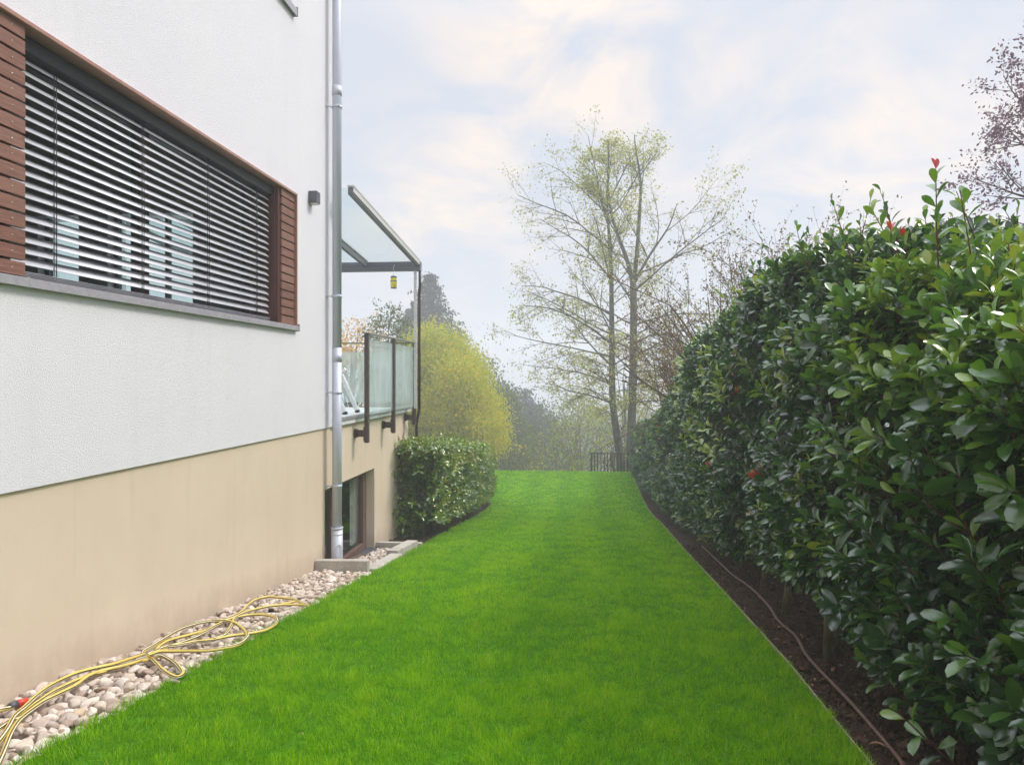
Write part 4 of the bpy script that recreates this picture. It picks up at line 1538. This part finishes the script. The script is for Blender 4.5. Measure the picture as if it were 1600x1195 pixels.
        if red:
            k = 3 if i else 2
            rr_ = leaf_frames(np.repeat(ax[None], k, 0) + 0.35 * r.normal(size=(k, 3)), r.normal(size=(k, 3)))
            b.instances(LEAF_HI[0], LEAF_HI[1], np.repeat(np.array([tuple(c)]), k, 0), rr_, np.full((k, 3), 0.055), np.full(k, 0.99))
    b.build('foliage', M['photinia'], root)
    tw.build('twigs', M['twig_red'], root)
    for sx, sy in ((1.95, 3.0), (2.1, 3.3), (2.2, 2.6), (1.9, 3.5)):
        s = MB()
        z0 = float(zg(sy)) - 0.08
        s.tube([(sx, sy, z0), (sx + .03, sy, z0 + .6), (sx - .03, sy + .04, z0 + 1.2), (sx + .02, sy, z0 + 1.9)], [0.024, 0.02, 0.016, 0.01], 10)
        s.build('stem', M['stem_bark'], root)


shrub()


def zt_left(Y):
    return np.interp(Y, [9.4, 16.5], [-0.98, -1.68]) + 0.10 * (fbm(np.asarray(Y) * 2.5, np.asarray(Y) * 0, 5, 2) - 0.5)


def left_sprigs(b, tw, r):
    n = 300
    Y = 9.9 + 4.5 * r.random(n) ** 1.5
    X = -2.34 + r.uniform(-0.33, 0.36, n)
    Z = np.where(r.random(n) < 0.45, zt_left(Y) - 0.05, zg(Y) + 0.1 + r.random(n) * (zt_left(Y) - zg(Y) - 0.1))
    Z = np.where(np.abs(X + 2.34) > 0.20, Z, np.where(Y < 10.3, Z, zt_left(Y) - 0.05))
    ax = norm(np.stack([np.sign(X + 2.34) * 0.5 + r.normal(0, .4, n), np.where(Y < 10.3, -0.8, 0) + r.normal(0, .4, n), r.uniform(0.3, 1.2, n)], 1))
    ln = r.uniform(0.10, 0.28, n)
    base = np.stack([X, Y, Z], 1)
    shoots(b, r, base, ax, ln, 7, np.full(n, 0.11), LEAF_HI, np.full(n, 0.45))
    tw.frustums(np.concatenate([base - ax * 0.15, base + ax * ln[:, None], np.full((n, 1), 0.004), np.full((n, 1), 0.002)], 1), 5)


hedge('laurel_hedge', 'small waist high laurel hedge with shiny leaves on the left behind the terrace wall', 33, 10.05, 16.8, -2.34, 0.27, zt_left, 0.02,
      [(10.05, 12.5, 230, 8, 0.105, LEAF_HI, (1.12, 0.8, 0.45)), (12.5, 16.8, 260, 8, 0.10, LEAF_LO, (1.1, 0.85, 0.45))],
      M['laurel'], [(-2.35, 10.35, .7, .015), (-2.3, 10.9, .7, .015), (-2.35, 12.0, .7, .015)], left_sprigs, True, 0.38, 0.18)

# small dry litter on the soil and a few scraps on the lawn
r = rngf(91)
b = MB()
n = 520
Y = 2.0 + 11 * r.random(n) ** 1.4
X = xr(Y) + 0.02 + 0.75 * r.random(n) ** 1.3
s_ = r.uniform(0.012, 0.035, n)
pos = np.stack([X, Y, zg(Y) - 0.022 + soil_h(X, Y)], 1)
b.instances(LEAF_LO[0], LEAF_LO[1], pos, leaf_frames(np.stack([r.normal(size=n), r.normal(size=n), 0.2 * r.normal(size=n)], 1), np.array([0, 0, 1.0]) + 0.35 * r.normal(size=(n, 3))), np.stack([s_, s_ * 1.2, s_ * 2], 1), r.random(n))
n = 60
Y = 2.4 + 9 * r.random(n)
X = r.uniform(-2.0, 1.2, n)
s_ = r.uniform(0.008, 0.020, n)
pos = np.stack([X, Y, zg(Y) + 0.020], 1)
b.instances(LEAF_LO[0], LEAF_LO[1], pos, leaf_frames(r.normal(size=(n, 3)) * np.array([1, 1, 0.4]), np.array([0, 0, 1.0]) + 0.4 * r.normal(size=(n, 3))), np.stack([s_, s_, s_ * 2], 1), r.random(n))
tag(b.build('leaf_litter', M['dry_leaf']), 'small scraps of dry leaves scattered over the soil and lawn', 'leaf litter', kind='stuff')

# fallen leaves
FL = [(1.24, 2.98, .075, 2.6, 'dry leaf on the soil, the one nearest the camera beside the brown hose'),
      (1.34, 3.36, .055, 1.0, 'small dry leaf on the soil, second nearest the camera beside the brown hose'),
      (1.42, 4.1, .05, 4.0, 'small dry leaf on the soil in front of the nearest bare hedge stems'),
      (1.45, 4.9, .065, 5.0, 'curled dry leaf on the soil just beyond the nearest bare hedge stems'),
      (1.36, 5.08, .095, .4, 'larger reddish dry leaf on the soil touching the brown hose'),
      (1.43, 5.26, .085, 2.0, 'reddish dry leaf on the soil just beyond the largest fallen leaf'),
      (1.52, 6.2, .07, 1.2, 'farthest dry leaf on the soil beside the brown hose')]
for i, (x, y, s_, a, lab) in enumerate(FL):
    b = MB()
    rot = leaf_frames(np.array([[math.cos(a), math.sin(a), 0.15]]), np.array([[0.2 * math.sin(i * 3), 0.25, 1.0]]))
    loc = gp(x, y, -0.012 + float(soil_h(np.array(x), np.array(y))))
    b.instances(LEAF_HI[0], LEAF_HI[1], np.array([loc]), rot, np.array([[s_, s_ * 1.3, s_ * 2.0]]), np.array([0.5]))
    o = b.build('fallen_leaf', M['dry_leaf'], loc=loc)
    tag(o, lab, 'leaf', 'fallen leaves on the soil')

# ------------------------------------------------------------------ trees


class Tree:
    def __init__(s, seed):
        s.r = random.Random(seed)
        s.seg = []
        s.tips = []

    def branch(s, p, d, L, r0, lvl, maxl, curl=0.0, n=None, wob=0.16, kids=(4, 7), ang=(0.6, 1.0), ratio=0.5, tipr=0.25):
        r = s.r
        n = n or max(3, int(L / 0.45))
        d = Vector(d).normalized()
        p = Vector(p)
        pts = [(p.copy(), d.copy(), r0)]
        for i in range(n):
            f = (i + 1) / n
            d = (d + Vector((r.gauss(0, wob), r.gauss(0, wob), r.gauss(0, wob) + curl))).normalized()
            q = p + d * (L / n)
            ra, rb = r0 * (1 - (i / n) * (1 - tipr)), r0 * (1 - f * (1 - tipr))
            s.seg.append((*p, *q, ra, rb))
            p = q
            pts.append((p.copy(), d.copy(), rb))
            if lvl >= maxl - 1:
                s.tips.append((*p, *d))
        if lvl < maxl:
            k = r.randint(*kids)
            for j in range(k):
                f = 0.25 + 0.75 * (j + r.random()) / k
                i = min(n, max(1, int(round(f * n))))
                bp, bd, br = pts[i]
                side = bd.orthogonal().normalized()
                side.rotate(Matrix.Rotation(r.uniform(0, 6.283), 3, bd))
                a = r.uniform(*ang)
                nd = bd * math.cos(a) + side * math.sin(a)
                s.branch(bp, nd, L * ratio * r.uniform(0.7, 1.2) * (1.15 - 0.5 * f), br * 0.62, lvl + 1, maxl, curl, None, wob, kids, ang, ratio, tipr)


def leaves_at(b, r, pts, n_per, spread, size, tint=(0.0, 1.0), droop=0.0, tmpl=DIAMOND, flat=0.0):
    pts = np.asarray(pts)
    n = len(pts) * n_per
    if n == 0:
        return
    base = np.repeat(pts[:, :3], n_per, 0) + r.normal(0, spread, (n, 3)) * np.array([1, 1, 0.8])
    d = r.normal(size=(n, 3)) + np.array([0, 0, -droop])
    up = r.normal(size=(n, 3)) + np.array([0, 0, flat])
    s_ = size * r.uniform(0.6, 1.3, n)
    cl = np.repeat(r.random(len(pts)), n_per)
    t = tint[0] + (tint[1] - tint[0]) * np.clip(0.6 * cl + 0.4 * r.random(n), 0, 1)
    b.instances(tmpl[0], tmpl[1], base, leaf_frames(d, up), np.stack([s_, s_, s_], 1), t, smooth=False)


def finish_tree(name, label, base, T, trunk_pts, trunk_r, barkm, leafm, leaf_fn, cat='tree', group=None, sides=5):
    root = empty(name, base, label, cat, group)
    if trunk_pts:
        b = MB()
        b.tube(catmull(trunk_pts, 5), list(np.interp(np.linspace(0, 1, (len(trunk_pts) - 1) * 5 + 1), np.linspace(0, 1, len(trunk_r)), trunk_r)), 12)
        b.build('trunk', barkm, root)
    if T and T.seg:
        b = MB()
        b.frustums(np.array(T.seg), sides)
        b.build('branches', barkm, root)
    b = MB()
    leaf_fn(b)
    if b.v:
        b.build('crown', leafm, root)
    return root


# --- the two tall sparse trees at the end of the lawn
def tall_tree(label, seed, trunk, rad, zlo, prim, side, lpt, size, leaders=(), limbs=()):
    T = Tree(seed)
    r = T.r
    lines = [[(p, ra) for p, ra in zip(catmull(trunk, 6), np.interp(np.linspace(0, 1, (len(trunk) - 1) * 6 + 1), np.linspace(0, 1, len(rad)), rad))]]
    for pts, ra0, ra1 in leaders:
        cp = catmull(pts, 6)
        line = [(p, ra0 + (ra1 - ra0) * i / (len(cp) - 1)) for i, p in enumerate(cp)]
        for (p, a), (q, c) in zip(line[:-1], line[1:]):
            T.seg.append((*p, *q, a, c))
        lines.append(line)
    zhi = max(l[-1][0].z for l in lines)
    zs = [zlo + (zhi - 0.5 - zlo) * ((k + r.random()) / prim) ** 1.15 for k in range(prim)]
    for k, z in enumerate(zs):
        cand = [l for l in lines if l[0][0].z <= z <= l[-1][0].z] or [max(lines, key=lambda l: l[-1][0].z)]
        l = cand[r.randrange(len(cand))]
        p, ra = min(l, key=lambda q: abs(q[0].z - z))
        az = k * 2.4 + r.uniform(-.5, .5)
        f = (z - zlo) / (zhi - zlo)
        el = 0.32 + 0.75 * f + r.uniform(-.12, .15)
        L = float(np.interp(z, [-2, -1, 1.0, 3.5, 5.2, 7, 8.5], [1.5, 2.4, 3.4, 3.1, 2.7, 1.8, 0.8])) * (1 + side * math.cos(az)) * r.uniform(0.75, 1.1)
        L = min(L, max(0.5, (8.35 - p.z) / max(0.3, math.sin(el)) * 0.9))
        rr = min(0.026 * (L / 3.0) + 0.006, ra * 0.6)
        T.branch(p, (math.cos(az) * math.cos(el), math.sin(az) * math.cos(el), math.sin(el)), L, rr, 1, 3, -0.035 * (1 - f), None, 0.09, (6, 9), (0.45, 0.9), 0.42, 0.3)
    for p, d, L in limbs:
        T.branch(p, d, L, 0.034, 1, 3, -0.022, None, 0.07, (8, 11), (0.45, 0.9), 0.36, 0.25)
    rr = rngf(seed)

    def lf(b):
        leaves_at(b, rr, np.array(T.tips)[rr.random(len(T.tips)) < 0.36], 4, 0.12, size, (0.0, 1.0), 0.4)
    print('TREE', label[:20], len(T.seg), len(T.tips))
    return finish_tree('tall_tree', label, trunk[0], T, trunk, rad, M['bark'], M['tree_leaf'], lf, 'tree', 'tall sparse trees at the end of the lawn', 4)


tall_tree('tall sparse tree with the straight right hand trunk forking halfway up', 101,
          [(1.78, 25, -4.3), (1.76, 25, -2.6), (1.80, 25, -1.2), (1.84, 25.0, 0.4), (1.86, 25.1, 1.8), (1.86, 25.1, 3.2)],
          [0.17, 0.155, 0.145, 0.135, 0.125, 0.115], -1.0, 38, 0.14, 2, 0.085,
          [([(1.86, 25.1, 3.15), (1.66, 25.1, 4.0), (1.35, 25.1, 4.9), (1.10, 25.1, 5.7), (0.96, 25.1, 6.8), (1.0, 25.1, 7.8), (0.96, 25.1, 8.4)], 0.085, 0.012),
           ([(1.86, 25.1, 3.15), (1.98, 25.2, 4.3), (2.08, 25.3, 5.6), (2.12, 25.3, 6.9), (1.95, 25.3, 8.1), (1.9, 25.3, 8.6)], 0.085, 0.012),
           ([(1.88, 25.1, 3.3), (2.45, 25.1, 4.3), (3.05, 25.1, 5.2), (3.35, 25.1, 6.0)], 0.055, 0.012)])
tall_tree('tall sparse tree with the slightly leaning left hand trunk and yellowing leaves', 104,
          [(1.50, 25.6, -4.4), (1.46, 25.6, -3.3), (1.33, 25.6, -2.3), (1.20, 25.5, -1.4), (1.14, 25.5, -0.6), (1.12, 25.5, 1.5), (1.10, 25.5, 3.5), (1.02, 25.4, 5.0), (0.95, 25.4, 6.5), (1.10, 25.3, 7.9)],
          [0.17, 0.16, 0.14, 0.13, 0.12, 0.10, 0.075, 0.055, 0.035, 0.012], -1.7, 36, -0.30, 2, 0.085,
          [], [((1.13, 25.5, 0.7), (-1, -0.1, 0.32), 4.0), ((1.14, 25.5, -0.3), (-1, 0.2, 0.42), 3.3), ((1.18, 25.5, -1.0), (-1, -0.3, 0.5), 2.6), ((1.12, 25.5, 1.5), (-1, 0.1, 0.55), 3.5)])


def crown_points(r, c, rad, n, shell=0.55):
    d = norm(r.normal(size=(n, 3)))
    az, el = np.arctan2(d[:, 1], d[:, 0]), np.arcsin(np.clip(d[:, 2], -1, 1))
    lump = 0.66 + 0.72 * fbm(az * 1.6 + c[0] * 3, el * 2.4 + c[2] * 5, 61, 3)
    k = ((shell + (1 - shell) * r.random(n) ** 0.6) * lump)[:, None]
    return np.array(c) + d * np.array(rad) * k


def bushy(name, label, seed, base, lobes, nclump, per, spread, size, leafm, group=None, droop=0.3, tint=(0, 1), limbs=9, tr=0.12, cat='tree', tmpl=DIAMOND, barkm=None, hang=0.0):
    """lobes: list of centre, radii"""
    r = rngf(seed)
    rr = random.Random(seed)
    T = Tree(seed)
    base = Vector(base)
    top = max(lobes, key=lambda l: l[0][2])[0]
    P = []
    vols = np.array([l[1][0] * l[1][1] * l[1][2] for l in lobes]) ** 0.66
    for (c, ra), w in zip(lobes, vols / vols.sum()):
        P.append(crown_points(r, c, ra, int(nclump * w) + 3))
    P = np.concatenate(P)
    P = P[P[:, 2] > float(zg(base.y)) + 0.2]
    trunk = [tuple(base), tuple(base.lerp(Vector(top), 0.35) + Vector((rr.uniform(-.1, .1), 0, 0))), tuple(base.lerp(Vector(top), 0.75)), tuple(top)]
    for k in range(limbs * 3):
        q = Vector(P[rr.randrange(len(P))])
        f = rr.uniform(0.2, 0.8)
        a = base.lerp(Vector(top), f)
        m1 = a.lerp(q, 0.5) + Vector((rr.uniform(-.2, .2), rr.uniform(-.2, .2), 0.25))
        rd = tr * 0.4 * (1 - 0.5 * f)
        T.seg.append((*a, *m1, rd, rd * 0.6))
        T.seg.append((*m1, *q, rd * 0.6, rd * 0.2))

    def lf(b):
        pts = P
        if hang > 0:
            ex = []
            for j in range(4):
                e = P.copy()
                e[:, 2] -= hang * (j + 1) * (0.6 + 0.8 * r.random(len(P)))
                e[:, :2] += r.normal(0, 0.08, (len(P), 2)) * (j + 1)
                ex.append(e)
            pts = np.concatenate([P] + ex)
        leaves_at(b, r, pts, per, spread, size, tint, droop, tmpl)
    return finish_tree(name, label, tuple(base), T, trunk, [tr, tr * 0.8, tr * 0.5, tr * 0.15], barkm or M['bark'], leafm, lf, cat, group, 4)


BG = 'misty trees beyond the garden'
gz = lambda y: float(zg(y)) - 0.3
# yellow-green tree left
bushy('yellow_green_tree', 'broad yellow green tree with drooping foliage behind the terrace posts', 201, (-6.0, 30.5, gz(30.5)),
      [((-6.6, 31, 1.0), (1.5, 1.6, 1.35)), ((-5.6, 30.5, 0.1), (1.5, 1.6, 1.5)), ((-7.8, 31, 0.2), (1.8, 1.6, 1.3)), ((-5.2, 30.4, -1.6), (1.7, 1.8, 1.6)), ((-7.0, 31, -2.0), (2.6, 1.8, 1.8))],
      1150, 16, 0.28, 0.13, M['willow_leaf'], droop=1.3, tint=(0.15, 0.85), hang=0.15, tr=0.2)
bushy('yellow_green_tree', 'golden yellow tree above the far end of the small laurel hedge', 202, (-3.45, 28.0, gz(28.0)),
      [((-5.0, 28.6, 0.1), (0.8, 1.0, 0.9)), ((-4.4, 28.3, -0.8), (0.9, 1.1, 1.0)), ((-3.8, 27.8, -1.9), (0.85, 1.0, 0.8)), ((-5.0, 28.4, -1.8), (1.2, 1.0, 1.2)), ((-5.9, 28.6, -1.2), (0.9, 1.0, 1.0))],
      470, 14, 0.25, 0.11, M['willow_leaf'], droop=1.2, tint=(0.15, 1.0), hang=0.16, tr=0.13)
bushy('green_tree', 'drooping dull green tree in the mist to the right of the yellow tree', 203, (-4.7, 42, gz(42)),
      [((-5.3, 42, -3.0), (1.6, 2, 2.6)), ((-4.3, 42, -4.6), (1.7, 2, 2.0)), ((-6.1, 43, -1.4), (1.0, 1.2, 1.4))],
      620, 14, 0.24, 0.22, M['dark_leaf'], droop=1.2, tint=(0.1, 0.9), hang=0.2, tr=0.16)
bushy('round_topped_tree', 'pale loose topped tree peeping out behind the yellow green tree', 204, (-6.6, 46, gz(46)),
      [((-6.4, 46, 0.0), (1.3, 1.4, 1.2)), ((-6.0, 46, -1.6), (1.6, 1.6, 1.6))],
      200, 10, 0.24, 0.18, M['dark_leaf'], tr=0.15)
bushy('orange_tree', 'small orange leaved tree seen over the far railing beside the drainpipe', 205, (-9.4, 28, gz(28)),
      [((-9.3, 28, 1.2), (1.5, 1.3, 1.2)), ((-8.9, 28, 0.3), (1.6, 1.3, 1.2)), ((-10.6, 28, 0.6), (1.4, 1.2, 1.3))],
      330, 14, 0.16, 0.11, M['orange_leaf'], tr=0.13)
bushy('olive_green_tree', 'slim olive green tree with pointed tips behind the terrace railing', 206, (-6.2, 22, gz(22)),
      [((-6.15, 22, 0.9), (0.62, 0.6, 1.5)), ((-6.55, 22, 0.5), (0.40, 0.5, 1.5)), ((-5.75, 22, 0.6), (0.42, 0.5, 1.7)), ((-6.2, 22, -0.6), (0.8, 0.7, 1.3))],
      360, 14, 0.11, 0.09, M['dark_leaf'], tint=(0.2, 1), tr=0.10, droop=-0.6)


# firs far behind
def fir(label, seed, base, H, rad, low=0.12):
    r = rngf(seed)
    T = Tree(seed)
    rr = random.Random(seed)
    bx, by, bz = base
    pts = []
    lev = 52
    for i in range(lev):
        f = low + (1 - low) * i / lev
        z = bz + H * f
        L = rad * (1 - f) ** 0.85 * rr.uniform(0.75, 1.15) + 0.03
        for k in range(9):
            az = k * 0.7 + i * 1.1 + rr.uniform(-.2, .2)
            l_ = L * rr.uniform(0.65, 1.1)
            p = Vector((bx, by, z))
            q = p + Vector((math.cos(az) * l_, math.sin(az) * l_, -0.28 * l_ + 0.1))
            T.seg.append((*p, *q, 0.04 * (1 - f) + 0.01, 0.008))
            m_ = max(3, int(l_ / 0.28))
            for j in range(m_):
                g = (j + 1) / m_
                e = p.lerp(q, g)
                pts.append((e.x, e.y, e.z - 0.05, 0, 0, 0))

    def lf(b):
        leaves_at(b, r, pts, 7, 0.16, 0.30, (0, 1), 1.4)
    return finish_tree('fir_tree', label, base, T, [base, (bx, by, bz + H * 0.5), (bx, by, bz + H * 0.99)], [0.28, 0.18, 0.02], M['bark'], M['fir_leaf'], lf, 'tree', 'dark firs in the mist', 4)


fir('tall dark fir in the mist to the right of the terrace posts', 301, (-11.9, 55, -12.0), 20.3, 11.0)
fir('dark fir in the mist directly behind the terrace posts', 302, (-13.6, 56, -12.0), 17.6, 9.5)
fir('lower dark fir at the right foot of the tall dark fir', 303, (-9.9, 56, -12.0), 15.5, 8.5)
# misty group in the middle
bushy('misty_tree', 'tall grey tree in the mist, left of the gap in the tree line', 401, (-6.6, 60, -12.5), [((-6.8, 60, -3.6), (1.3, 1.6, 2.4)), ((-6.8, 60, -7), (1.8, 1.8, 3))], 420, 18, 0.32, 0.28, M['fir_leaf'], BG)
bushy('misty_tree', 'grey tree with rounded crown in the mist, middle of the group left of the gap', 402, (-4.8, 62, -12.8), [((-5.2, 62, -3.6), (1.6, 1.6, 2.2)), ((-4.9, 62, -7), (2.2, 2.0, 3))], 520, 18, 0.32, 0.28, M['fir_leaf'], BG)
bushy('misty_tree', 'lower grey tree in the mist, right beside the gap in the tree line', 403, (-3.0, 58, -12.4), [((-3.2, 58, -4.8), (1.2, 1.5, 1.9)), ((-3.3, 58, -8), (1.8, 1.8, 3))], 420, 18, 0.32, 0.28, M['fir_leaf'], BG)


# twiggy shrubs behind the crest
def twiggy(name, label, seed, base, n, L, fan, barkm, leafm, lpt, size, tint=(0, 1), r0=0.022, maxl=3, curl=0.02, rp=0.06, sides=4, cat='shrub', group=None, lean=(0, 0)):
    T = Tree(seed)
    r = T.r
    for k in range(n):
        az = k * 2.4 + r.uniform(-.4, .4)
        t = fan * math.sqrt((k + 0.5) / n)
        d = (math.cos(az) * math.sin(t) + lean[0], math.sin(az) * math.sin(t) * 0.7 + lean[1], math.cos(t))
        p = (base[0] + 0.25 * math.cos(az), base[1] + 0.25 * math.sin(az), base[2])
        T.branch(p, d, L * r.uniform(0.75, 1.05), r0 * r.uniform(.7, 1.2), 1, maxl, curl, None, 0.10, (4, 7), (0.35, 0.7), 0.5, 0.38)
    rr = rngf(seed)
    return finish_tree(name, label, base, T, None, None, barkm, leafm, lambda b: leaves_at(b, rr, T.tips, lpt, rp, size, tint, 0.2), cat, group, sides)


twiggy('twiggy_shrub', 'large twiggy pale shrub left of the metal fence behind the lawn', 501, (-1.0, 33, gz(33)), 16, 4.6, 0.85, M['bark'], M['dark_leaf'], 3, 0.12, (0.4, 1.0), 0.03, 3, 0.02, 0.2)
twiggy('twiggy_shrub', 'twiggy greenish shrub directly left of the metal fence end', 502, (0.4, 31, gz(31)), 14, 4.4, 0.6, M['bark'], M['willow_leaf'], 2, 0.10, (0, 0.6), 0.03, 3, 0.02, 0.2)
twiggy('twiggy_shrub', 'low yellowish shrub in the mist right of the drooping green tree', 503, (-2.9, 36, gz(36)), 12, 2.8, 0.9, M['bark'], M['willow_leaf'], 4, 0.12, (0.2, 0.9), 0.02, 3, 0.02, 0.22)
bushy('pale_tree', 'pale yellowish tree in the mist behind the two tall trunks', 504, (2.4, 36, gz(36)), [((2.2, 36, -0.2), (2.4, 1.8, 2.0)), ((0.8, 36, -1.6), (1.8, 1.6, 1.2)), ((3.8, 36, -1.6), (1.6, 1.6, 1.4))], 300, 9, 0.3, 0.11, M['tree_leaf'], tint=(0.1, 0.9), tr=0.14)
bushy('pale_tree', 'pale green tree in the mist right of the gap in the tree line', 505, (-0.3, 44, gz(44)), [((-0.3, 44, -2.6), (2.2, 1.8, 1.9)), ((0.8, 44, -4.4), (2.6, 1.6, 2))], 300, 9, 0.35, 0.18, M['dark_leaf'], tint=(0.4, 1), tr=0.16)
twiggy('bare_tree', 'half bare brown twigged tree rising behind the tall hedge', 506, (3.65, 14.0, -2.1), 46, 4.1, 0.56, M['bark_brown'], M['bud'], 3, 0.055, (0, 1.0), 0.034, 3, 0.03, 0.03, 4, 'tree')
twiggy('bare_tree', 'lower half bare twigged tree at the left behind the tall hedge', 507, (3.2, 17.0, -2.6), 22, 3.5, 0.5, M['bark_brown'], M['bud'], 1, 0.06, (0.1, 0.9), 0.026, 3, 0.02, 0.06, 4, 'tree', None, (-0.1, 0))
bushy('yellow_bush', 'small yellow orange leaved bush just behind the top of the tall hedge', 508, (2.55, 15.6, -2.8), [((2.5, 15.6, 0.2), (0.55, 0.5, 0.42)), ((2.3, 15.6, -0.5), (0.5, 0.5, 0.5))], 70, 10, 0.09, 0.07, M['orange_leaf'], tr=0.04, cat='bush', tint=(0.2, 1))
# purple tree top right
T = Tree(601)
root_p = [(6.1, 9.4, -2.2), (6.0, 9.4, 0.0), (5.85, 9.4, 2.0), (5.75, 9.4, 3.6)]
for k in range(26):
    f = (k + 0.5) / 26
    az = k * 2.4
    el = 0.1 + 0.9 * f
    z = 0.4 + 3.1 * f
    T.branch((6.0 - 0.2 * f, 9.4, z), (math.cos(az) * math.cos(el), math.sin(az) * math.cos(el), math.sin(el)), 1.55 - 0.75 * f, 0.02, 1, 3, 0.0, 4, 0.14, (5, 7), (0.4, 0.9), 0.5, 0.2)
rp_ = rngf(601)
finish_tree('purple_leaved_tree', 'sparse purple leaved tree above the hedge at the right edge of the picture', root_p[0], T, root_p, [0.09, 0.08, 0.05, 0.02], M['bark_brown'], M['purple_leaf'], lambda b: leaves_at(b, rp_, T.tips, 3, 0.05, 0.05, (0, 1), 0.2), 'tree', None, 4)

# distant wood closing the valley
r = rngf(700)
b = MB()
n = 420
yy = r.uniform(95, 150, n)
xx = r.uniform(-120, 120, n)
hh = r.uniform(5, 9, n)
P = np.stack([xx, yy, zg(yy) + hh * 0.4], 1)
pts = np.repeat(P, 26, 0) + r.normal(size=(n * 26, 3)) * np.array([2.0, 2.0, 2.0])
leaves_at(b, r, pts, 4, 0.6, 0.9, (0, 1), 0.3)
tag(b.build('distant_wood', M['dark_leaf']), 'far wood closing the valley, almost lost in the mist', 'wood', kind='stuff')

# far white house
fh = empty('far_house', (3.3, 52, float(zg(52))), 'small white gabled house in the mist behind the metal fence', 'house')
b = MB()
z0, ze, zr = -9, -5.1, -3.6
x0, x1, ya, yb = 1.6, 5.4, 50, 58
b.add([(x0, ya, z0), (x1, ya, z0), (x1, ya, ze), ((x0 + x1) / 2, ya, zr), (x0, ya, ze), (x0, yb, z0), (x1, yb, z0), (x1, yb, ze), ((x0 + x1) / 2, yb, zr), (x0, yb, ze)],
      [(0, 1, 2, 3, 4), (9, 8, 7, 6, 5), (0, 4, 9, 5), (1, 6, 7, 2), (0, 5, 6, 1)])
b.build('wall', M['house_far'], fh)
b = MB()
xm = (x0 + x1) / 2
for s_ in (-1, 1):
    b.bar((xm + s_ * 1.05, ya - 0.3, (ze + zr) / 2 + 0.08), (xm + s_ * 1.05, yb + 0.3, (ze + zr) / 2 + 0.08), 2.75, 0.14, up=(s_ * 0.62, 0, 0.79))
b.build('roof', M['roof_far'], fh)
for xw in (2.4, 4.1):
    b = MB()
    b.box(xw, xw + 0.7, ya - 0.03, ya - 0.003, -6.6, -5.5)
    b.build('window', M['dark_metal'], fh)

# metal fence
fe = empty('metal_fence', (1.0, 24, float(zg(24))), 'low dark metal railing fence at the end of the lawn beside the tall trees', 'fence')
zt_ = -2.60
x0, x1 = 0.30, 2.3
b = MB()
b.bar((x0, 24, zt_), (x1, 24, zt_), 0.04, 0.035)
b.bar((x0, 24, zt_ - 0.92), (x1, 24, zt_ - 0.92), 0.03, 0.03)
b.build('rail', M['fence_metal'], fe)
b = MB()
nb = 18
for k in range(nb):
    x = x0 + (x1 - x0) * (k + 0.5) / nb
    b.bar((x, 24, zt_ - 0.90), (x, 24, zt_ - 0.02), 0.034, 0.034, up=(0, 1, 0))
b.build('bars', M['fence_metal'], fe)
for x in (x0 + 0.08, 1.25, x1):
    b = MB()
    b.bar((x, 24.02, -4.0), (x, 24.02, zt_ + 0.01), 0.045, 0.045, up=(0, 1, 0))
    b.build('post', M['fence_metal'], fe)
b = MB()
b.tube([(1.22, 23.6, -3.9), (1.13, 23.6, -3.2), (1.02, 23.6, -2.75), (1.03, 23.6, -2.50)], [0.05, 0.05, 0.055, 0.05], 10)
tag(b.build('wooden_post', M['bark_brown']), 'dark leaning wooden post in front of the metal fence', 'post')


# ------------------------------------------------------------------ haze
b = MB()
b.box(-260, 260, -45, 260, -16.5, 13.5)
o = b.build('haze', None)
o.data.materials.clear()
mh = bpy.data.materials.new('haze_air')
mh.use_nodes = True
nt = mh.node_tree
nt.nodes.remove(nt.nodes['Principled BSDF'])
vol = nt.nodes.new('ShaderNodeVolumePrincipled')
vol.inputs['Color'].default_value = (0.93, 0.95, 0.985, 1)
vol.inputs['Density'].default_value = HAZE
vol.inputs['Anisotropy'].default_value = 0.2
nt.links.new(vol.outputs[0], nt.nodes['Material Output'].inputs['Volume'])
o.data.materials.append(mh)
tag(o, 'pale morning mist over the garden and the trees behind', 'haze', kind='stuff')
SC.cycles.volume_bounces = 1
SC.cycles.max_bounces = 7
SC.cycles.transparent_max_bounces = 12
SC.cycles.use_denoising = True
